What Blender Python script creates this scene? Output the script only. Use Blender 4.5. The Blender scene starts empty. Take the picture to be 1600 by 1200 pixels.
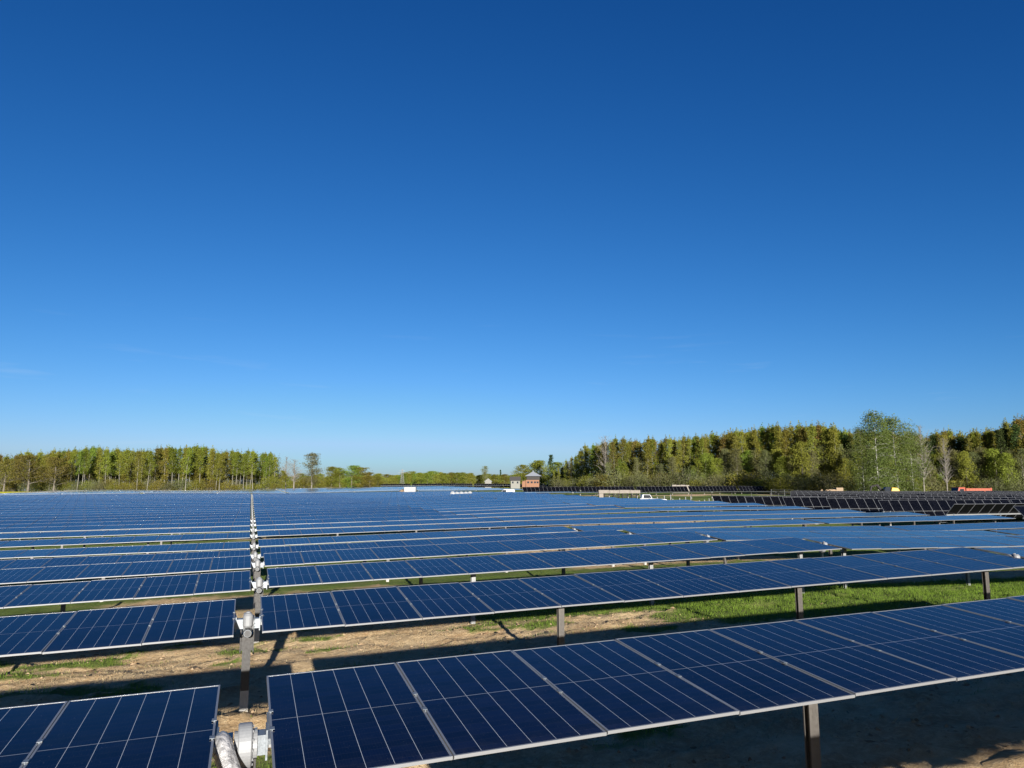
import bpy, math, random
import numpy as np
from mathutils import Matrix, Vector

R = math.radians
SC = bpy.context.scene
COL = SC.collection

# ------------------------------------------------------------------ camera, sky, sun, exposure
F_PX, PITCH, YAW = 1135.94, R(8.304), R(19.783)
cam_d = bpy.data.cameras.new('camera')
cam_d.sensor_width = 36.0
cam_d.lens = 36.0 * F_PX / 1600.0
cam_d.clip_start = 0.1
cam_d.clip_end = 12000
cam = bpy.data.objects.new('camera', cam_d)
cam.location = (0, 0, 0)
cam.rotation_euler = (math.pi / 2 + PITCH, 0, -YAW)
COL.objects.link(cam)
SC.camera = cam

SUN_EL, SUN_AZ = R(11.2), R(180 + 7.5)          # the sun stands behind the camera, azimuth from +Y towards +X
world = bpy.data.worlds.new('World')
SC.world = world
world.use_nodes = True
wt = world.node_tree
sky = wt.nodes.new('ShaderNodeTexSky')
sky.sky_type = 'NISHITA'
sky.sun_disc = False
sky.sun_elevation = SUN_EL
sky.sun_rotation = SUN_AZ
sky.altitude = 0
sky.air_density = 0.7
sky.dust_density = 0.8
sky.ozone_density = 4.0
bg = wt.nodes['Background']
bg.inputs['Strength'].default_value = 0.05
# clear, deep spring sky: each channel of the sky gets its own contrast, and the glow round the sun is limited
sep = wt.nodes.new('ShaderNodeSeparateColor'); comb = wt.nodes.new('ShaderNodeCombineColor')
wt.links.new(sky.outputs['Color'], sep.inputs[0])
for ch, (gam, gain, top_) in enumerate(((2.119, 0.407, 2.6), (1.352, 0.569, 4.3), (1.083, 0.831, 6.2))):
    pw = wt.nodes.new('ShaderNodeMath'); pw.operation = 'POWER'; pw.inputs[1].default_value = gam
    ml = wt.nodes.new('ShaderNodeMath'); ml.operation = 'MULTIPLY'; ml.inputs[1].default_value = gain
    mn = wt.nodes.new('ShaderNodeMath'); mn.operation = 'MINIMUM'; mn.inputs[1].default_value = top_
    wt.links.new(sep.outputs[ch], pw.inputs[0]); wt.links.new(pw.outputs[0], ml.inputs[0]); wt.links.new(ml.outputs[0], mn.inputs[0])
    wt.links.new(mn.outputs[0], comb.inputs[ch])
# a few faint high wisps low in the sky
tc = wt.nodes.new('ShaderNodeTexCoord'); mp = wt.nodes.new('ShaderNodeMapping'); mp.inputs['Scale'].default_value = (3.2, 3.2, 34); mp.inputs['Rotation'].default_value = (0.03, 0.02, 0)
wn_ = wt.nodes.new('ShaderNodeTexNoise'); wn_.inputs['Scale'].default_value = 2.2; wn_.inputs['Detail'].default_value = 6
wt.links.new(tc.outputs['Generated'], mp.inputs['Vector']); wt.links.new(mp.outputs[0], wn_.inputs['Vector'])
r1 = wt.nodes.new('ShaderNodeMapRange'); r1.inputs[1].default_value = .62; r1.inputs[2].default_value = .80; r1.inputs[4].default_value = .10
wt.links.new(wn_.outputs['Fac'], r1.inputs[0])
sx = wt.nodes.new('ShaderNodeSeparateXYZ'); wt.links.new(tc.outputs['Generated'], sx.inputs[0])
r2 = wt.nodes.new('ShaderNodeMapRange'); r2.inputs[1].default_value = .24; r2.inputs[2].default_value = .15; wt.links.new(sx.outputs[2], r2.inputs[0])
ml2 = wt.nodes.new('ShaderNodeMath'); ml2.operation = 'MULTIPLY'; wt.links.new(r1.outputs[0], ml2.inputs[0]); wt.links.new(r2.outputs[0], ml2.inputs[1])
mxw = wt.nodes.new('ShaderNodeMix'); mxw.data_type = 'RGBA'; mxw.inputs[7].default_value = (4.6, 5.2, 6.0, 1)
wt.links.new(ml2.outputs[0], mxw.inputs[0]); wt.links.new(comb.outputs[0], mxw.inputs[6]); wt.links.new(mxw.outputs[2], bg.inputs['Color'])

sun_d = bpy.data.lights.new('sun', 'SUN')
sun_d.energy = 5.0
sun_d.angle = R(0.5)
sun_d.color = (1.0, 0.955, 0.88)
sun = bpy.data.objects.new('sun', sun_d)
sdir = Vector((math.sin(SUN_AZ) * math.cos(SUN_EL), math.cos(SUN_AZ) * math.cos(SUN_EL), math.sin(SUN_EL)))
sun.rotation_euler = sdir.to_track_quat('Z', 'Y').to_euler()
sun.location = sdir * 50
COL.objects.link(sun)

SC.view_settings.view_transform = 'Standard'
SC.view_settings.look = 'None'
SC.view_settings.exposure = 1.58
SC.view_settings.gamma = 1.0

# ------------------------------------------------------------------ helpers
rng = random.Random(7)
NP = np.random.default_rng(11)

def ray(px, py):
    u = (px - 800) / F_PX; v = -(py - 600) / F_PX
    c, s = math.cos(PITCH), math.sin(PITCH)
    fw, up = c - s * v, s + c * v
    c, s = math.cos(YAW), math.sin(YAW)
    return np.array([u * c + fw * s, -u * s + fw * c, up])

def at_y(px, py, Y):
    r = ray(px, py)
    return r * (Y / r[1])

class MB:
    """collects shapes for one mesh object"""
    def __init__(self):
        self.v, self.f, self.m, self.uv = [], [], [], []
    def face(self, pts, mat=0, uv=None):
        b = len(self.v)
        self.v += [tuple(p) for p in pts]
        self.f.append(tuple(range(b, b + len(pts))))
        self.m.append(mat)
        self.uv.append(uv or [(0, 0)] * len(pts))
    def box(self, x0, x1, y0, y1, z0, z1, mat=0, M=None):
        P = [Vector(p) for p in ((x0, y0, z0), (x1, y0, z0), (x1, y1, z0), (x0, y1, z0), (x0, y0, z1), (x1, y0, z1), (x1, y1, z1), (x0, y1, z1))]
        if M is not None: P = [M @ p for p in P]
        b = len(self.v); self.v += [tuple(p) for p in P]
        for q in ((3, 2, 1, 0), (4, 5, 6, 7), (0, 1, 5, 4), (1, 2, 6, 5), (2, 3, 7, 6), (3, 0, 4, 7)):
            self.f.append(tuple(b + k for k in q)); self.m.append(mat); self.uv.append([(0, 0)] * 4)
        return self
    def prism(self, prof, a, b, axis='y', mat=0):
        """profile of 2D points extruded from a to b along an axis"""
        def mk(p, t):
            return {'y': (p[0], t, p[1]), 'x': (t, p[0], p[1]), 'z': (p[0], p[1], t)}[axis]
        n = len(prof); k = len(self.v)
        self.v += [mk(p, a) for p in prof] + [mk(p, b) for p in prof]
        self.f.append(tuple(range(k, k + n))); self.f.append(tuple(range(k + 2 * n - 1, k + n - 1, -1)))
        self.m += [mat, mat]; self.uv += [[(0, 0)] * n] * 2
        for i in range(n):
            j = (i + 1) % n
            self.f.append((k + i, k + n + i, k + n + j, k + j)); self.m.append(mat); self.uv.append([(0, 0)] * 4)
        return self
    def tube(self, pts, rad, seg=8, mat=0, cap=True, wob=0.0, seed=0):
        rr = random.Random(seed)
        pts = [Vector(p) for p in pts]
        if not hasattr(rad, '__len__'): rad = [rad] * len(pts)
        b = len(self.v); ref = None
        for i, p in enumerate(pts):
            d = (pts[min(i + 1, len(pts) - 1)] - pts[max(i - 1, 0)]).normalized()
            if ref is None:
                ref = d.orthogonal().normalized()
            else:
                ref = (ref - d * ref.dot(d))
                ref = ref.normalized() if ref.length > 1e-6 else d.orthogonal().normalized()
            s = d.cross(ref)
            for k in range(seg):
                a = 2 * math.pi * k / seg
                r_ = rad[i] * (1 + wob * rr.uniform(-1, 1))
                self.v.append(tuple(p + ref * (math.cos(a) * r_) + s * (math.sin(a) * r_)))
        for i in range(len(pts) - 1):
            for k in range(seg):
                k2 = (k + 1) % seg
                self.f.append((b + i * seg + k, b + i * seg + k2, b + (i + 1) * seg + k2, b + (i + 1) * seg + k))
                self.m.append(mat); self.uv.append([(0, 0)] * 4)
        if cap:
            self.f.append(tuple(b + k for k in range(seg - 1, -1, -1)))
            e = b + (len(pts) - 1) * seg
            self.f.append(tuple(e + k for k in range(seg)))
            self.m += [mat, mat]; self.uv += [[(0, 0)] * seg] * 2
        return self
    def mesh(self, name, mats, smooth=False, uv=False):
        me = bpy.data.meshes.new(name)
        me.from_pydata(self.v, [], self.f)
        for m in (mats if isinstance(mats, (list, tuple)) else [mats]): me.materials.append(m)
        me.polygons.foreach_set('material_index', self.m)
        if smooth: me.polygons.foreach_set('use_smooth', [True] * len(self.f))
        if uv:
            l = me.uv_layers.new(name='UVMap')
            l.data.foreach_set('uv', [c for q in self.uv for p in q for c in p])
        me.update()
        return me

def obj(name, me, parent=None, loc=(0, 0, 0), M=None, bevel=0.0):
    o = bpy.data.objects.new(name, me); COL.objects.link(o)
    if parent is not None: o.parent = parent
    if M is not None: o.matrix_local = M
    else: o.location = loc
    if bevel:
        b = o.modifiers.new('bevel', 'BEVEL'); b.width = bevel; b.segments = 2; b.limit_method = 'ANGLE'
    return o

def tag(o, label=None, cat=None, group=None, kind=None):
    if label: o['label'] = label
    if cat: o['category'] = cat
    if group: o['group'] = group
    if kind: o['kind'] = kind
    return o

def thing(name, label, cat, loc=(0, 0, 0), rz=0.0, group=None):
    o = bpy.data.objects.new(name, None); COL.objects.link(o)
    o.empty_display_size = 0.3
    o.location = loc; o.rotation_euler = (0, 0, rz)
    return tag(o, label, cat, group)

def np_mesh(name, verts, quads, mats, attr=None, smooth=False):
    """big mesh from numpy arrays (faces all of one size); attr: {name: per-vertex float}"""
    k = quads.shape[1]
    me = bpy.data.meshes.new(name)
    me.vertices.add(len(verts)); me.vertices.foreach_set('co', verts.astype(np.float32).ravel())
    me.loops.add(quads.size); me.loops.foreach_set('vertex_index', quads.astype(np.int32).ravel())
    me.polygons.add(len(quads))
    me.polygons.foreach_set('loop_start', np.arange(0, quads.size, k, dtype=np.int32))
    me.polygons.foreach_set('loop_total', np.full(len(quads), k, dtype=np.int32))
    me.polygons.foreach_set('use_smooth', np.full(len(quads), smooth, dtype=bool))
    for n, a in (attr or {}).items():
        at = me.attributes.new(n, 'FLOAT', 'POINT'); at.data.foreach_set('value', a.astype(np.float32))
    for m in (mats if isinstance(mats, (list, tuple)) else [mats]): me.materials.append(m)
    me.update(calc_edges=True)
    me.validate()
    return me

# ------------------------------------------------------------------ materials
class NT:
    def __init__(self, name):
        self.mat = bpy.data.materials.new(name); self.mat.use_nodes = True
        self.t = self.mat.node_tree; self.n = self.t.nodes; self.l = self.t.links
        self.b = self.n['Principled BSDF']
    def new(self, typ, **kw):
        n = self.n.new(typ)
        for k, v in kw.items(): setattr(n, k, v)
        return n
    def link(self, a, b): self.l.new(a, b)
    def math(self, op, a, b=None, c=None):
        n = self.new('ShaderNodeMath', operation=op)
        for i, x in enumerate((a, b, c)):
            if x is None: continue
            if isinstance(x, (int, float)): n.inputs[i].default_value = x
            else: self.link(x, n.inputs[i])
        return n.outputs[0]
    def mix(self, fac, a, b):
        n = self.new('ShaderNodeMix', data_type='RGBA')
        for s, x in ((n.inputs[0], fac), (n.inputs[6], a), (n.inputs[7], b)):
            if isinstance(x, (int, float)): s.default_value = x
            elif isinstance(x, tuple): s.default_value = (*x, 1)
            else: self.link(x, s)
        return n.outputs[2]
    def noise(self, scale, detail=4, rough=0.55, vec=None):
        n = self.new('ShaderNodeTexNoise'); n.inputs['Scale'].default_value = scale
        n.inputs['Detail'].default_value = detail; n.inputs['Roughness'].default_value = rough
        if vec is not None: self.link(vec, n.inputs['Vector'])
        return n.outputs['Fac']
    def ramp(self, fac, lo, hi, a=0.0, b=1.0):
        n = self.new('ShaderNodeMapRange'); n.inputs[1].default_value = lo; n.inputs[2].default_value = hi
        n.inputs[3].default_value = a; n.inputs[4].default_value = b
        self.link(fac, n.inputs[0]); return n.outputs[0]
    def obj_co(self): return self.new('ShaderNodeTexCoord').outputs['Object']
    def bump(self, h, strength, dist):
        n = self.new('ShaderNodeBump'); n.inputs['Strength'].default_value = strength; n.inputs['Distance'].default_value = dist
        self.link(h, n.inputs['Height']); self.link(n.outputs[0], self.b.inputs['Normal'])
    def set(self, **kw):
        for k, v in kw.items():
            s = self.b.inputs[k]
            if isinstance(v, tuple): s.default_value = (*v, 1) if len(v) == 3 else v
            elif isinstance(v, (int, float)): s.default_value = v
            else: self.link(v, s)
        return self

def worn(name, col, rough=0.5, metal=0.0, var=0.25, scale=6.0, bump=0.0):
    """paint, metal or wood with uneven tone and gloss"""
    m = NT(name); co = m.obj_co()
    n1 = m.noise(scale, 5, 0.6, co); n2 = m.noise(scale * 9, 3, 0.6, co)
    f = m.math('ADD', m.math('MULTIPLY', n1, 0.65), m.math('MULTIPLY', n2, 0.35))
    d = tuple(c * (1 - var) for c in col); h = tuple(min(1, c * (1 + var * .6)) for c in col)
    m.set(**{'Base Color': m.mix(m.ramp(f, .3, .7), d, h), 'Roughness': m.ramp(n2, .3, .7, max(0, rough - .1), min(1, rough + .1)), 'Metallic': metal})
    if bump: m.bump(n2, bump, 0.02)
    return m.mat

def panel_glass(name='panel_glass', k=1.0):
    m = NT(name)
    uv = m.new('ShaderNodeUVMap').outputs[0]
    sp = m.new('ShaderNodeSeparateXYZ'); m.link(uv, sp.inputs[0])
    u, v = sp.outputs[0], sp.outputs[1]
    fu = m.math('FRACT', u)
    idx = m.math('FLOOR', u)
    oi = m.new('ShaderNodeObjectInfo').outputs['Random']
    wn = m.new('ShaderNodeTexWhiteNoise', noise_dimensions='1D'); m.link(m.math('ADD', m.math('MULTIPLY', oi, 91.7), idx), wn.inputs['W'])
    rnd = wn.outputs['Value']
    # margin round the cells, six cell columns, two halves of eleven half cells
    cu = m.ramp(fu, 0.011, 0.989, 0, 6)
    cell = m.math('FRACT', cu)
    dcol = m.math('MINIMUM', cell, m.math('SUBTRACT', 1.0, cell))            # distance to a column line, in cells (0.21 m)
    line = m.math('LESS_THAN', dcol, 0.0085)
    mid = m.math('LESS_THAN', m.math('ABSOLUTE', m.math('SUBTRACT', v, 0.5)), 0.0018)
    cv = m.math('MULTIPLY', v, 22.0)
    cf = m.math('FRACT', cv)
    drow = m.math('MINIMUM', cf, m.math('SUBTRACT', 1.0, cf))
    rows = m.math('LESS_THAN', drow, 0.012)
    bb = m.math('FRACT', m.math('MULTIPLY', cu, 9.0))
    bus = m.math('LESS_THAN', m.math('ABSOLUTE', m.math('SUBTRACT', bb, 0.5)), 0.02)
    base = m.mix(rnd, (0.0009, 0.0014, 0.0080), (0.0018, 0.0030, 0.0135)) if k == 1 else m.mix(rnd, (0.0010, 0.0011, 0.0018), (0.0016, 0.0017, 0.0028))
    cid = m.new('ShaderNodeTexWhiteNoise', noise_dimensions='2D'); cmb = m.new('ShaderNodeCombineXYZ')
    m.link(m.math('ADD', m.math('FLOOR', cu), m.math('MULTIPLY', idx, 7.0)), cmb.inputs[0]); m.link(m.math('ADD', m.math('FLOOR', cv), m.math('MULTIPLY', oi, 50.0)), cmb.inputs[1]); m.link(cmb.outputs[0], cid.inputs['Vector'])
    cs_ = m.new('ShaderNodeHueSaturation'); m.link(base, cs_.inputs['Color']); m.link(m.ramp(cid.outputs['Value'], 0, 1, .7, 1.35), cs_.inputs['Value']); base = cs_.outputs[0]
    dust = m.noise(3.0, 5, 0.65, m.obj_co())
    low = m.math('MULTIPLY', m.ramp(v, .0, .10, 1, 0), m.ramp(m.noise(14, 4, .6, m.obj_co()), .3, .75, 0, .05))
    speck = m.ramp(m.noise(95, 2, .5, m.obj_co()), .735, .76, 0, .30)
    base = m.mix(speck, base, (0.30, 0.29, 0.27))
    base = m.mix(low, base, (0.20, 0.17, 0.13))
    base = m.mix(m.ramp(dust, .45, .8, 0, .03), base, (0.10, 0.10, 0.10))
    base = m.mix(m.math('MULTIPLY', bus, .02 * k), base, (0.45, 0.46, 0.48))
    base = m.mix(m.math('MULTIPLY', rows, .04 * k), base, (0.35, 0.38, 0.42))
    base = m.mix(m.math('MULTIPLY', mid, .4 * k), base, (0.40, 0.43, 0.46))
    base = m.mix(m.math('MULTIPLY', line, .8 * k), base, (0.40, 0.43, 0.46))
    m.set(**{'Base Color': base, 'Roughness': m.ramp(dust, .3, .8, .07, .16), 'IOR': 1.36, 'Specular IOR Level': 0.22})
    m.bump(m.noise(1.3, 2, 0.5, m.obj_co()), 0.02, 0.02)
    return m.mat

M = {}
M['glass'] = panel_glass()
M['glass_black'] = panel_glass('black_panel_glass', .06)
M['alu'] = NT('frame_aluminium').set(**{'Base Color': (0.20, 0.204, 0.21), 'Roughness': 0.42, 'Metallic': 0.5}).mat
M['back'] = worn('panel_back', (0.003, 0.003, 0.0035), 0.12, 0, .2)
M['galv'] = worn('galvanised_steel', (0.17, 0.172, 0.17), 0.5, 0.3, .3, 5)
M['post'] = worn('shaded_post_top', (0.064, 0.057, 0.050), 0.55, 0.3, .35, 4)  # upper post tone, shade put into the colour
M['post_lit_foot'] = worn('sunlit_post_foot', (0.26, 0.245, 0.22), 0.65, 0.1, .3, 4)  # lower post tone, sunlight put into the colour
M['zinc'] = worn('bright_zinc', (0.15, 0.165, 0.18), 0.42, 0.4, .3, 7)
M['white'] = worn('white_paint', (0.155, 0.158, 0.162), 0.5, 0, .15, 5)
M['body_white'] = worn('vehicle_white', (0.21, 0.212, 0.215), 0.35, 0, .06, 3)
M['black'] = worn('black_plastic', (0.012, 0.012, 0.013), 0.4, 0, .3)
M['rubber'] = worn('rubber', (0.02, 0.02, 0.02), 0.8, 0, .3)
M['wood'] = worn('pale_wood', (0.17, 0.115, 0.065), 0.75, 0, .3, 9)
M['crate'] = worn('crate_board', (0.135, 0.115, 0.095), 0.75, 0, .25, 4)
M['yellow'] = worn('yellow_paint', (0.34, 0.20, 0.004), 0.45, 0, .12)
M['orange'] = worn('orange_paint', (0.20, 0.028, 0.006), 0.5, 0, .15)
M['tarp'] = worn('faded_tarpaulin', (0.20, 0.042, 0.016), 0.7, 0, .2)
M['window'] = worn('dark_window', (0.012, 0.014, 0.018), 0.08, 0, .2)
M['plaster'] = worn('pale_plaster', (0.13, 0.125, 0.11), 0.8, 0, .12)
M['brick'] = worn('orange_brick', (0.150, 0.070, 0.036), 0.85, 0, .2, 3)
M['slate'] = worn('grey_roof', (0.17, 0.18, 0.20), 0.6, 0, .2, 3)
M['roof_dark'] = worn('dark_roof', (0.040, 0.036, 0.034), 0.7, 0, .25, 3)
M['timber'] = worn('dark_timber', (0.012, 0.009, 0.007), 0.8, 0, .3)

def wrap_mat():
    m = NT('clear_wrap'); co = m.obj_co()
    n = m.noise(9, 6, 0.7, co)
    v = m.new('ShaderNodeTexVoronoi', feature='DISTANCE_TO_EDGE'); v.inputs['Scale'].default_value = 14; m.link(co, v.inputs['Vector'])
    m.set(**{'Base Color': m.mix(m.ramp(n, .35, .65), (0.09, 0.087, 0.086), (0.27, 0.265, 0.265)), 'Roughness': 0.22, 'IOR': 1.5})
    m.bump(m.math('ADD', n, m.math('MULTIPLY', v.outputs['Distance'], .8)), 0.9, 0.03)
    return m.mat
M['wrap'] = wrap_mat()

def leaf_mat(name, a, b, hue=0.03):
    m = NT(name)
    oi = m.new('ShaderNodeObjectInfo').outputs['Random']
    at = m.new('ShaderNodeAttribute'); at.attribute_name = 'tone'
    col = m.mix(m.math('ADD', m.math('MULTIPLY', at.outputs['Fac'], .6), m.math('MULTIPLY', oi, .4)), a, b)
    h = m.new('ShaderNodeHueSaturation'); m.link(col, h.inputs['Color'])
    m.link(m.ramp(oi, 0, 1, .5 - hue, .5 + hue), h.inputs['Hue'])
    wn = m.new('ShaderNodeTexWhiteNoise', noise_dimensions='1D'); m.link(oi, wn.inputs['W'])
    m.link(m.ramp(wn.outputs['Value'], 0, 1, .75, 1.25), h.inputs['Value'])
    d = m.new('ShaderNodeBsdfDiffuse'); t = m.new('ShaderNodeBsdfTranslucent'); mx = m.new('ShaderNodeMixShader')
    m.link(h.outputs[0], d.inputs[0]); m.link(h.outputs[0], t.inputs[0]); mx.inputs[0].default_value = .46
    m.link(d.outputs[0], mx.inputs[1]); m.link(t.outputs[0], mx.inputs[2])
    m.link(mx.outputs[0], m.n['Material Output'].inputs['Surface'])
    return m.mat
M['leaf_green'] = leaf_mat('fresh_green_leaves', (0.098, 0.128, 0.018), (0.195, 0.232, 0.038))
M['leaf_olive'] = leaf_mat('olive_leaves', (0.118, 0.120, 0.020), (0.220, 0.208, 0.038))
M['leaf_brown'] = leaf_mat('bronze_leaves', (0.112, 0.094, 0.022), (0.185, 0.156, 0.040))
M['leaf_willow'] = leaf_mat('grey_green_leaves', (0.085, 0.092, 0.036), (0.165, 0.165, 0.066))
M['leaf_birch'] = leaf_mat('birch_leaves', (0.050, 0.066, 0.018), (0.110, 0.135, 0.036), .015)
M['leaf_spruce'] = leaf_mat('spruce_needles', (0.024, 0.040, 0.014), (0.052, 0.075, 0.022))
M['bark_pale'] = worn('pale_bark', (0.125, 0.115, 0.09), 0.9, 0, .45, 1.5)
M['bark_white'] = worn('birch_bark', (0.25, 0.24, 0.215), 0.85, 0, .5, 2.5)
M['bark_dark'] = worn('dark_bark', (0.10, 0.085, 0.065), 0.9, 0, .35, 2)
M['bark_grey'] = worn('grey_twigs', (0.13, 0.115, 0.095), 0.9, 0, .3, 2)

# ------------------------------------------------------------------ terrain: height of the tracker axes, ground lies 1.66 m below
Y1, S = 6.957, 7.1283
P, L, GAP = 1.325, 2.376, 0.42
def row_y(n): return Y1 + S * (n - 1)
def gap_x(n):
    return float(np.interp(n, [0, 1, 2, 3, 4, 6, 26], [0.05, 0.06, 0.116, 0.41, 0.46, 0.47, 0.95]))
ctrl = []
def add_ax(x, y, z): ctrl.append((x, y, z))
def add_top(px, py, n, tilt=5.5):
    t = R(tilt); p = at_y(px, py, row_y(n) + .5 * L * math.cos(t)); add_ax(p[0], row_y(n), p[2] - .5 * L * math.sin(t))
def add_px(px, py, Y): p = at_y(px, py, Y); add_ax(*p)
for n, z in enumerate([-1.985, -2.165, -2.36, -2.51, -2.80, -2.87, -2.73, -2.72, -2.67, -2.63, -2.62, -2.58, -2.55, -2.5, -2.44, -2.35, -2.19, -2.0,
                       -1.85, -1.71, -1.59, -1.49, -1.41, -1.34, -1.27, -1.23], 1): add_ax(gap_x(n), row_y(n), z)
for n, x, z in [(1, 10, -1.71), (1, 20, -1.52), (2, 9, -1.93), (2, 18.5, -1.73), (3, 9.3, -2.07), (3, 18.5, -1.91), (4, 9.3, -2.2), (4, 18.5, -2.03),
                (1, -9, -2.2), (2, -9, -2.42), (2, -18, -2.65), (3, -9, -2.65), (3, -18, -2.9), (4, -9, -2.78), (4, -18, -3.04), (5, -9, -3.07),
                (6, -9, -3.13), (1, -20, -2.45), (5, 9, -2.52), (5, 18.5, -2.33), (6, 9.5, -2.6), (6, 19, -2.43),
                (7, 9.5, -2.52), (7, 19, -2.36), (8, 9.5, -2.53), (8, 19, -2.36)]: add_ax(x, row_y(n), z)
for q in [(1525, 854.5, 2), (1600, 854.5, 2), (1260, 839.2, 3), (1380, 839.2, 3), (1600, 837.2, 3), (1240, 829.8, 4), (1380, 829.8, 4),
          (1600, 826, 4), (1380, 822.5, 5), (1600, 815.5, 5), (1120, 814.4, 6), (1250, 811, 6), (1380, 808, 6), (1450, 805.8, 6), (1547, 804, 6),
          (1120, 805.4, 7), (1375, 800.5, 7), (1423, 799.3, 7), (1120, 800, 8), (1331, 796, 8), (1250, 791.6, 9), (1160, 786, 10), (1110, 783, 11), (1060, 781, 12),
          (0, 833.3, 8), (200, 828, 8), (0, 824.7, 9), (200, 820, 9), (0, 819.3, 10), (200, 814.4, 10), (0, 814, 11), (200, 810, 11), (0, 809.3, 12),
          (200, 806, 12), (0, 805.3, 13), (200, 802, 13), (0, 801.3, 14), (200, 798.3, 14), (0, 787, 19), (0, 778.5, 23), (0, 775, 26), (200, 774, 26),
          (600, 771.5, 26), (1038, 779.5, 13), (1002, 778.5, 14), (966, 777, 15), (936, 775.8, 16), (908, 774, 17), (884, 772.5, 18), (840, 770, 20), (804, 768.3, 22), (720, 767, 29), (400, 771, 29), (0, 773.5, 29)]: add_top(*q)
for q in [(0, 771.5, 245), (300, 768, 245), (600, 765, 245), (0, 770, 330), (300, 766.5, 330), (500, 763.5, 330), (650, 761, 330),
          (480, 759.5, 430), (700, 758, 430), (830, 759, 430), (0, 763.5, 430), (200, 765, 430), (0, 762.3, 385), (110, 763, 385), (0, 762, 372), (230, 764.5, 385),
          (1000, 770, 150), (1200, 769, 150), (820, 766.5, 200), (1000, 765.5, 200), (1190, 764.5, 200), (1200, 762, 300), (1550, 768, 150), (1550, 765, 260)]: add_px(*q)
for x, y, z in [(-60, 5, -3.1), (-40, -30, -2.6), (0, -30, -1.9), (60, -30, -1.6), (70, 20, -2.0), (120, 20, -2.0), (120, 60, -1.9), (66, 50, -2.15), (66, 85, -2.0), (0, -0.17, -1.85),
                (20, -.17, -1.45), (85, 92, -1.65), (100, 107, -1.45), (115, 128, -1.25), (140, 128, -1.25), (140, 100, -1.6), (165, 128, -1.2), (190, 135, -1.15), (200, 156, -1.0), (140, 142, -1.0), (90, 57, -1.95), (-150, 100, -3.0), (-300, 500, -2), (0, 900, 1), (400, 900, 1), (500, 300, 0), (500, -200, -2), (-400, -200, -3), (0, -400, -2), (-600, 900, -2), (900, 900, 0)]: add_ax(x, y, z)
CT = np.array(ctrl)
def _warp(x, y):
    # distances count less far away, so the fit stays smooth there
    r = np.sqrt(x * x + y * y) + 1e-9
    k = 20 * np.arcsinh(r / 20) / r
    return x * k, y * k
_cx, _cy = _warp(CT[:, 0], CT[:, 1])
def _tps(d2): return 0.5 * d2 * np.log(np.maximum(d2, 1e-12))
_n = len(CT)
_A = np.zeros((_n + 3, _n + 3))
_A[:_n, :_n] = _tps((_cx[:, None] - _cx[None]) ** 2 + (_cy[:, None] - _cy[None]) ** 2) + np.eye(_n) * 0.4
_Pm = np.stack([np.ones(_n), _cx, _cy], 1); _A[:_n, _n:] = _Pm; _A[_n:, :_n] = _Pm.T
_W = np.linalg.solve(_A, np.concatenate([CT[:, 2], np.zeros(3)]))
def axis_z(x, y):
    x, y = np.atleast_1d(np.asarray(x, float)), np.atleast_1d(np.asarray(y, float))
    shp = x.shape; x, y = x.ravel(), y.ravel()
    out = np.empty(len(x))
    for i in range(0, len(x), 20000):
        wx, wy = _warp(x[i:i + 20000], y[i:i + 20000])
        out[i:i + 20000] = _tps((wx[:, None] - _cx) ** 2 + (wy[:, None] - _cy) ** 2) @ _W[:_n] + _W[_n] + _W[_n + 1] * wx + _W[_n + 2] * wy
    far = np.clip((np.hypot(x, y) - 700) / 800, 0, 1)
    out = out * (1 - far) + (-1.0) * far
    return out.reshape(shp)
def axz(x, y): return float(axis_z(x, y)[0])
POST_H = 1.66

def vnoise(x, y, seed=0):
    """value noise, vectorised"""
    def h(i, j):
        n = (i * 374761393 + j * 668265263 + seed * 974711) & 0x7fffffff
        n = (n ^ (n >> 13)) * 1274126177 & 0x7fffffff
        return ((n ^ (n >> 16)) & 0xffff) / 65535.0
    i, j = np.floor(x).astype(np.int64), np.floor(y).astype(np.int64)
    fx, fy = x - i, y - j
    fx, fy = fx * fx * (3 - 2 * fx), fy * fy * (3 - 2 * fy)
    return (h(i, j) * (1 - fx) + h(i + 1, j) * fx) * (1 - fy) + (h(i, j + 1) * (1 - fx) + h(i + 1, j + 1) * fx) * fy
def fbm(x, y, seed=0, o=4):
    s, a, t = 0, 1.0, 0
    for k in range(o):
        s = s + a * vnoise(x * 2 ** k + 17 * k, y * 2 ** k - 9 * k, seed + k); t += a; a *= .5
    return s / t
def sstep(x, a, b):
    t = np.clip((x - a) / (b - a), 0, 1); return t * t * (3 - 2 * t)

def ground_z(x, y):
    x, y = np.atleast_1d(np.asarray(x, float)), np.atleast_1d(np.asarray(y, float))
    near = 1 - sstep(np.hypot(x, y), 40, 90)
    b = (fbm(x * .45, y * .8, 3, 3) - .5) * .16 + (fbm(x * 2.3, y * 2.8, 5, 3) - .5) * .10
    ridge = np.abs(fbm(x * 1.1, y * 1.6, 15, 4) - .5)
    b = b + np.clip(.07 - ridge, 0, 1) * .7 + np.clip(fbm(x * 5, y * 5, 19, 2) - .62, 0, 1) * .25
    return axis_z(x, y) - POST_H + b * near - .03
def gz(x, y): return float(ground_z(x, y)[0])

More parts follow.
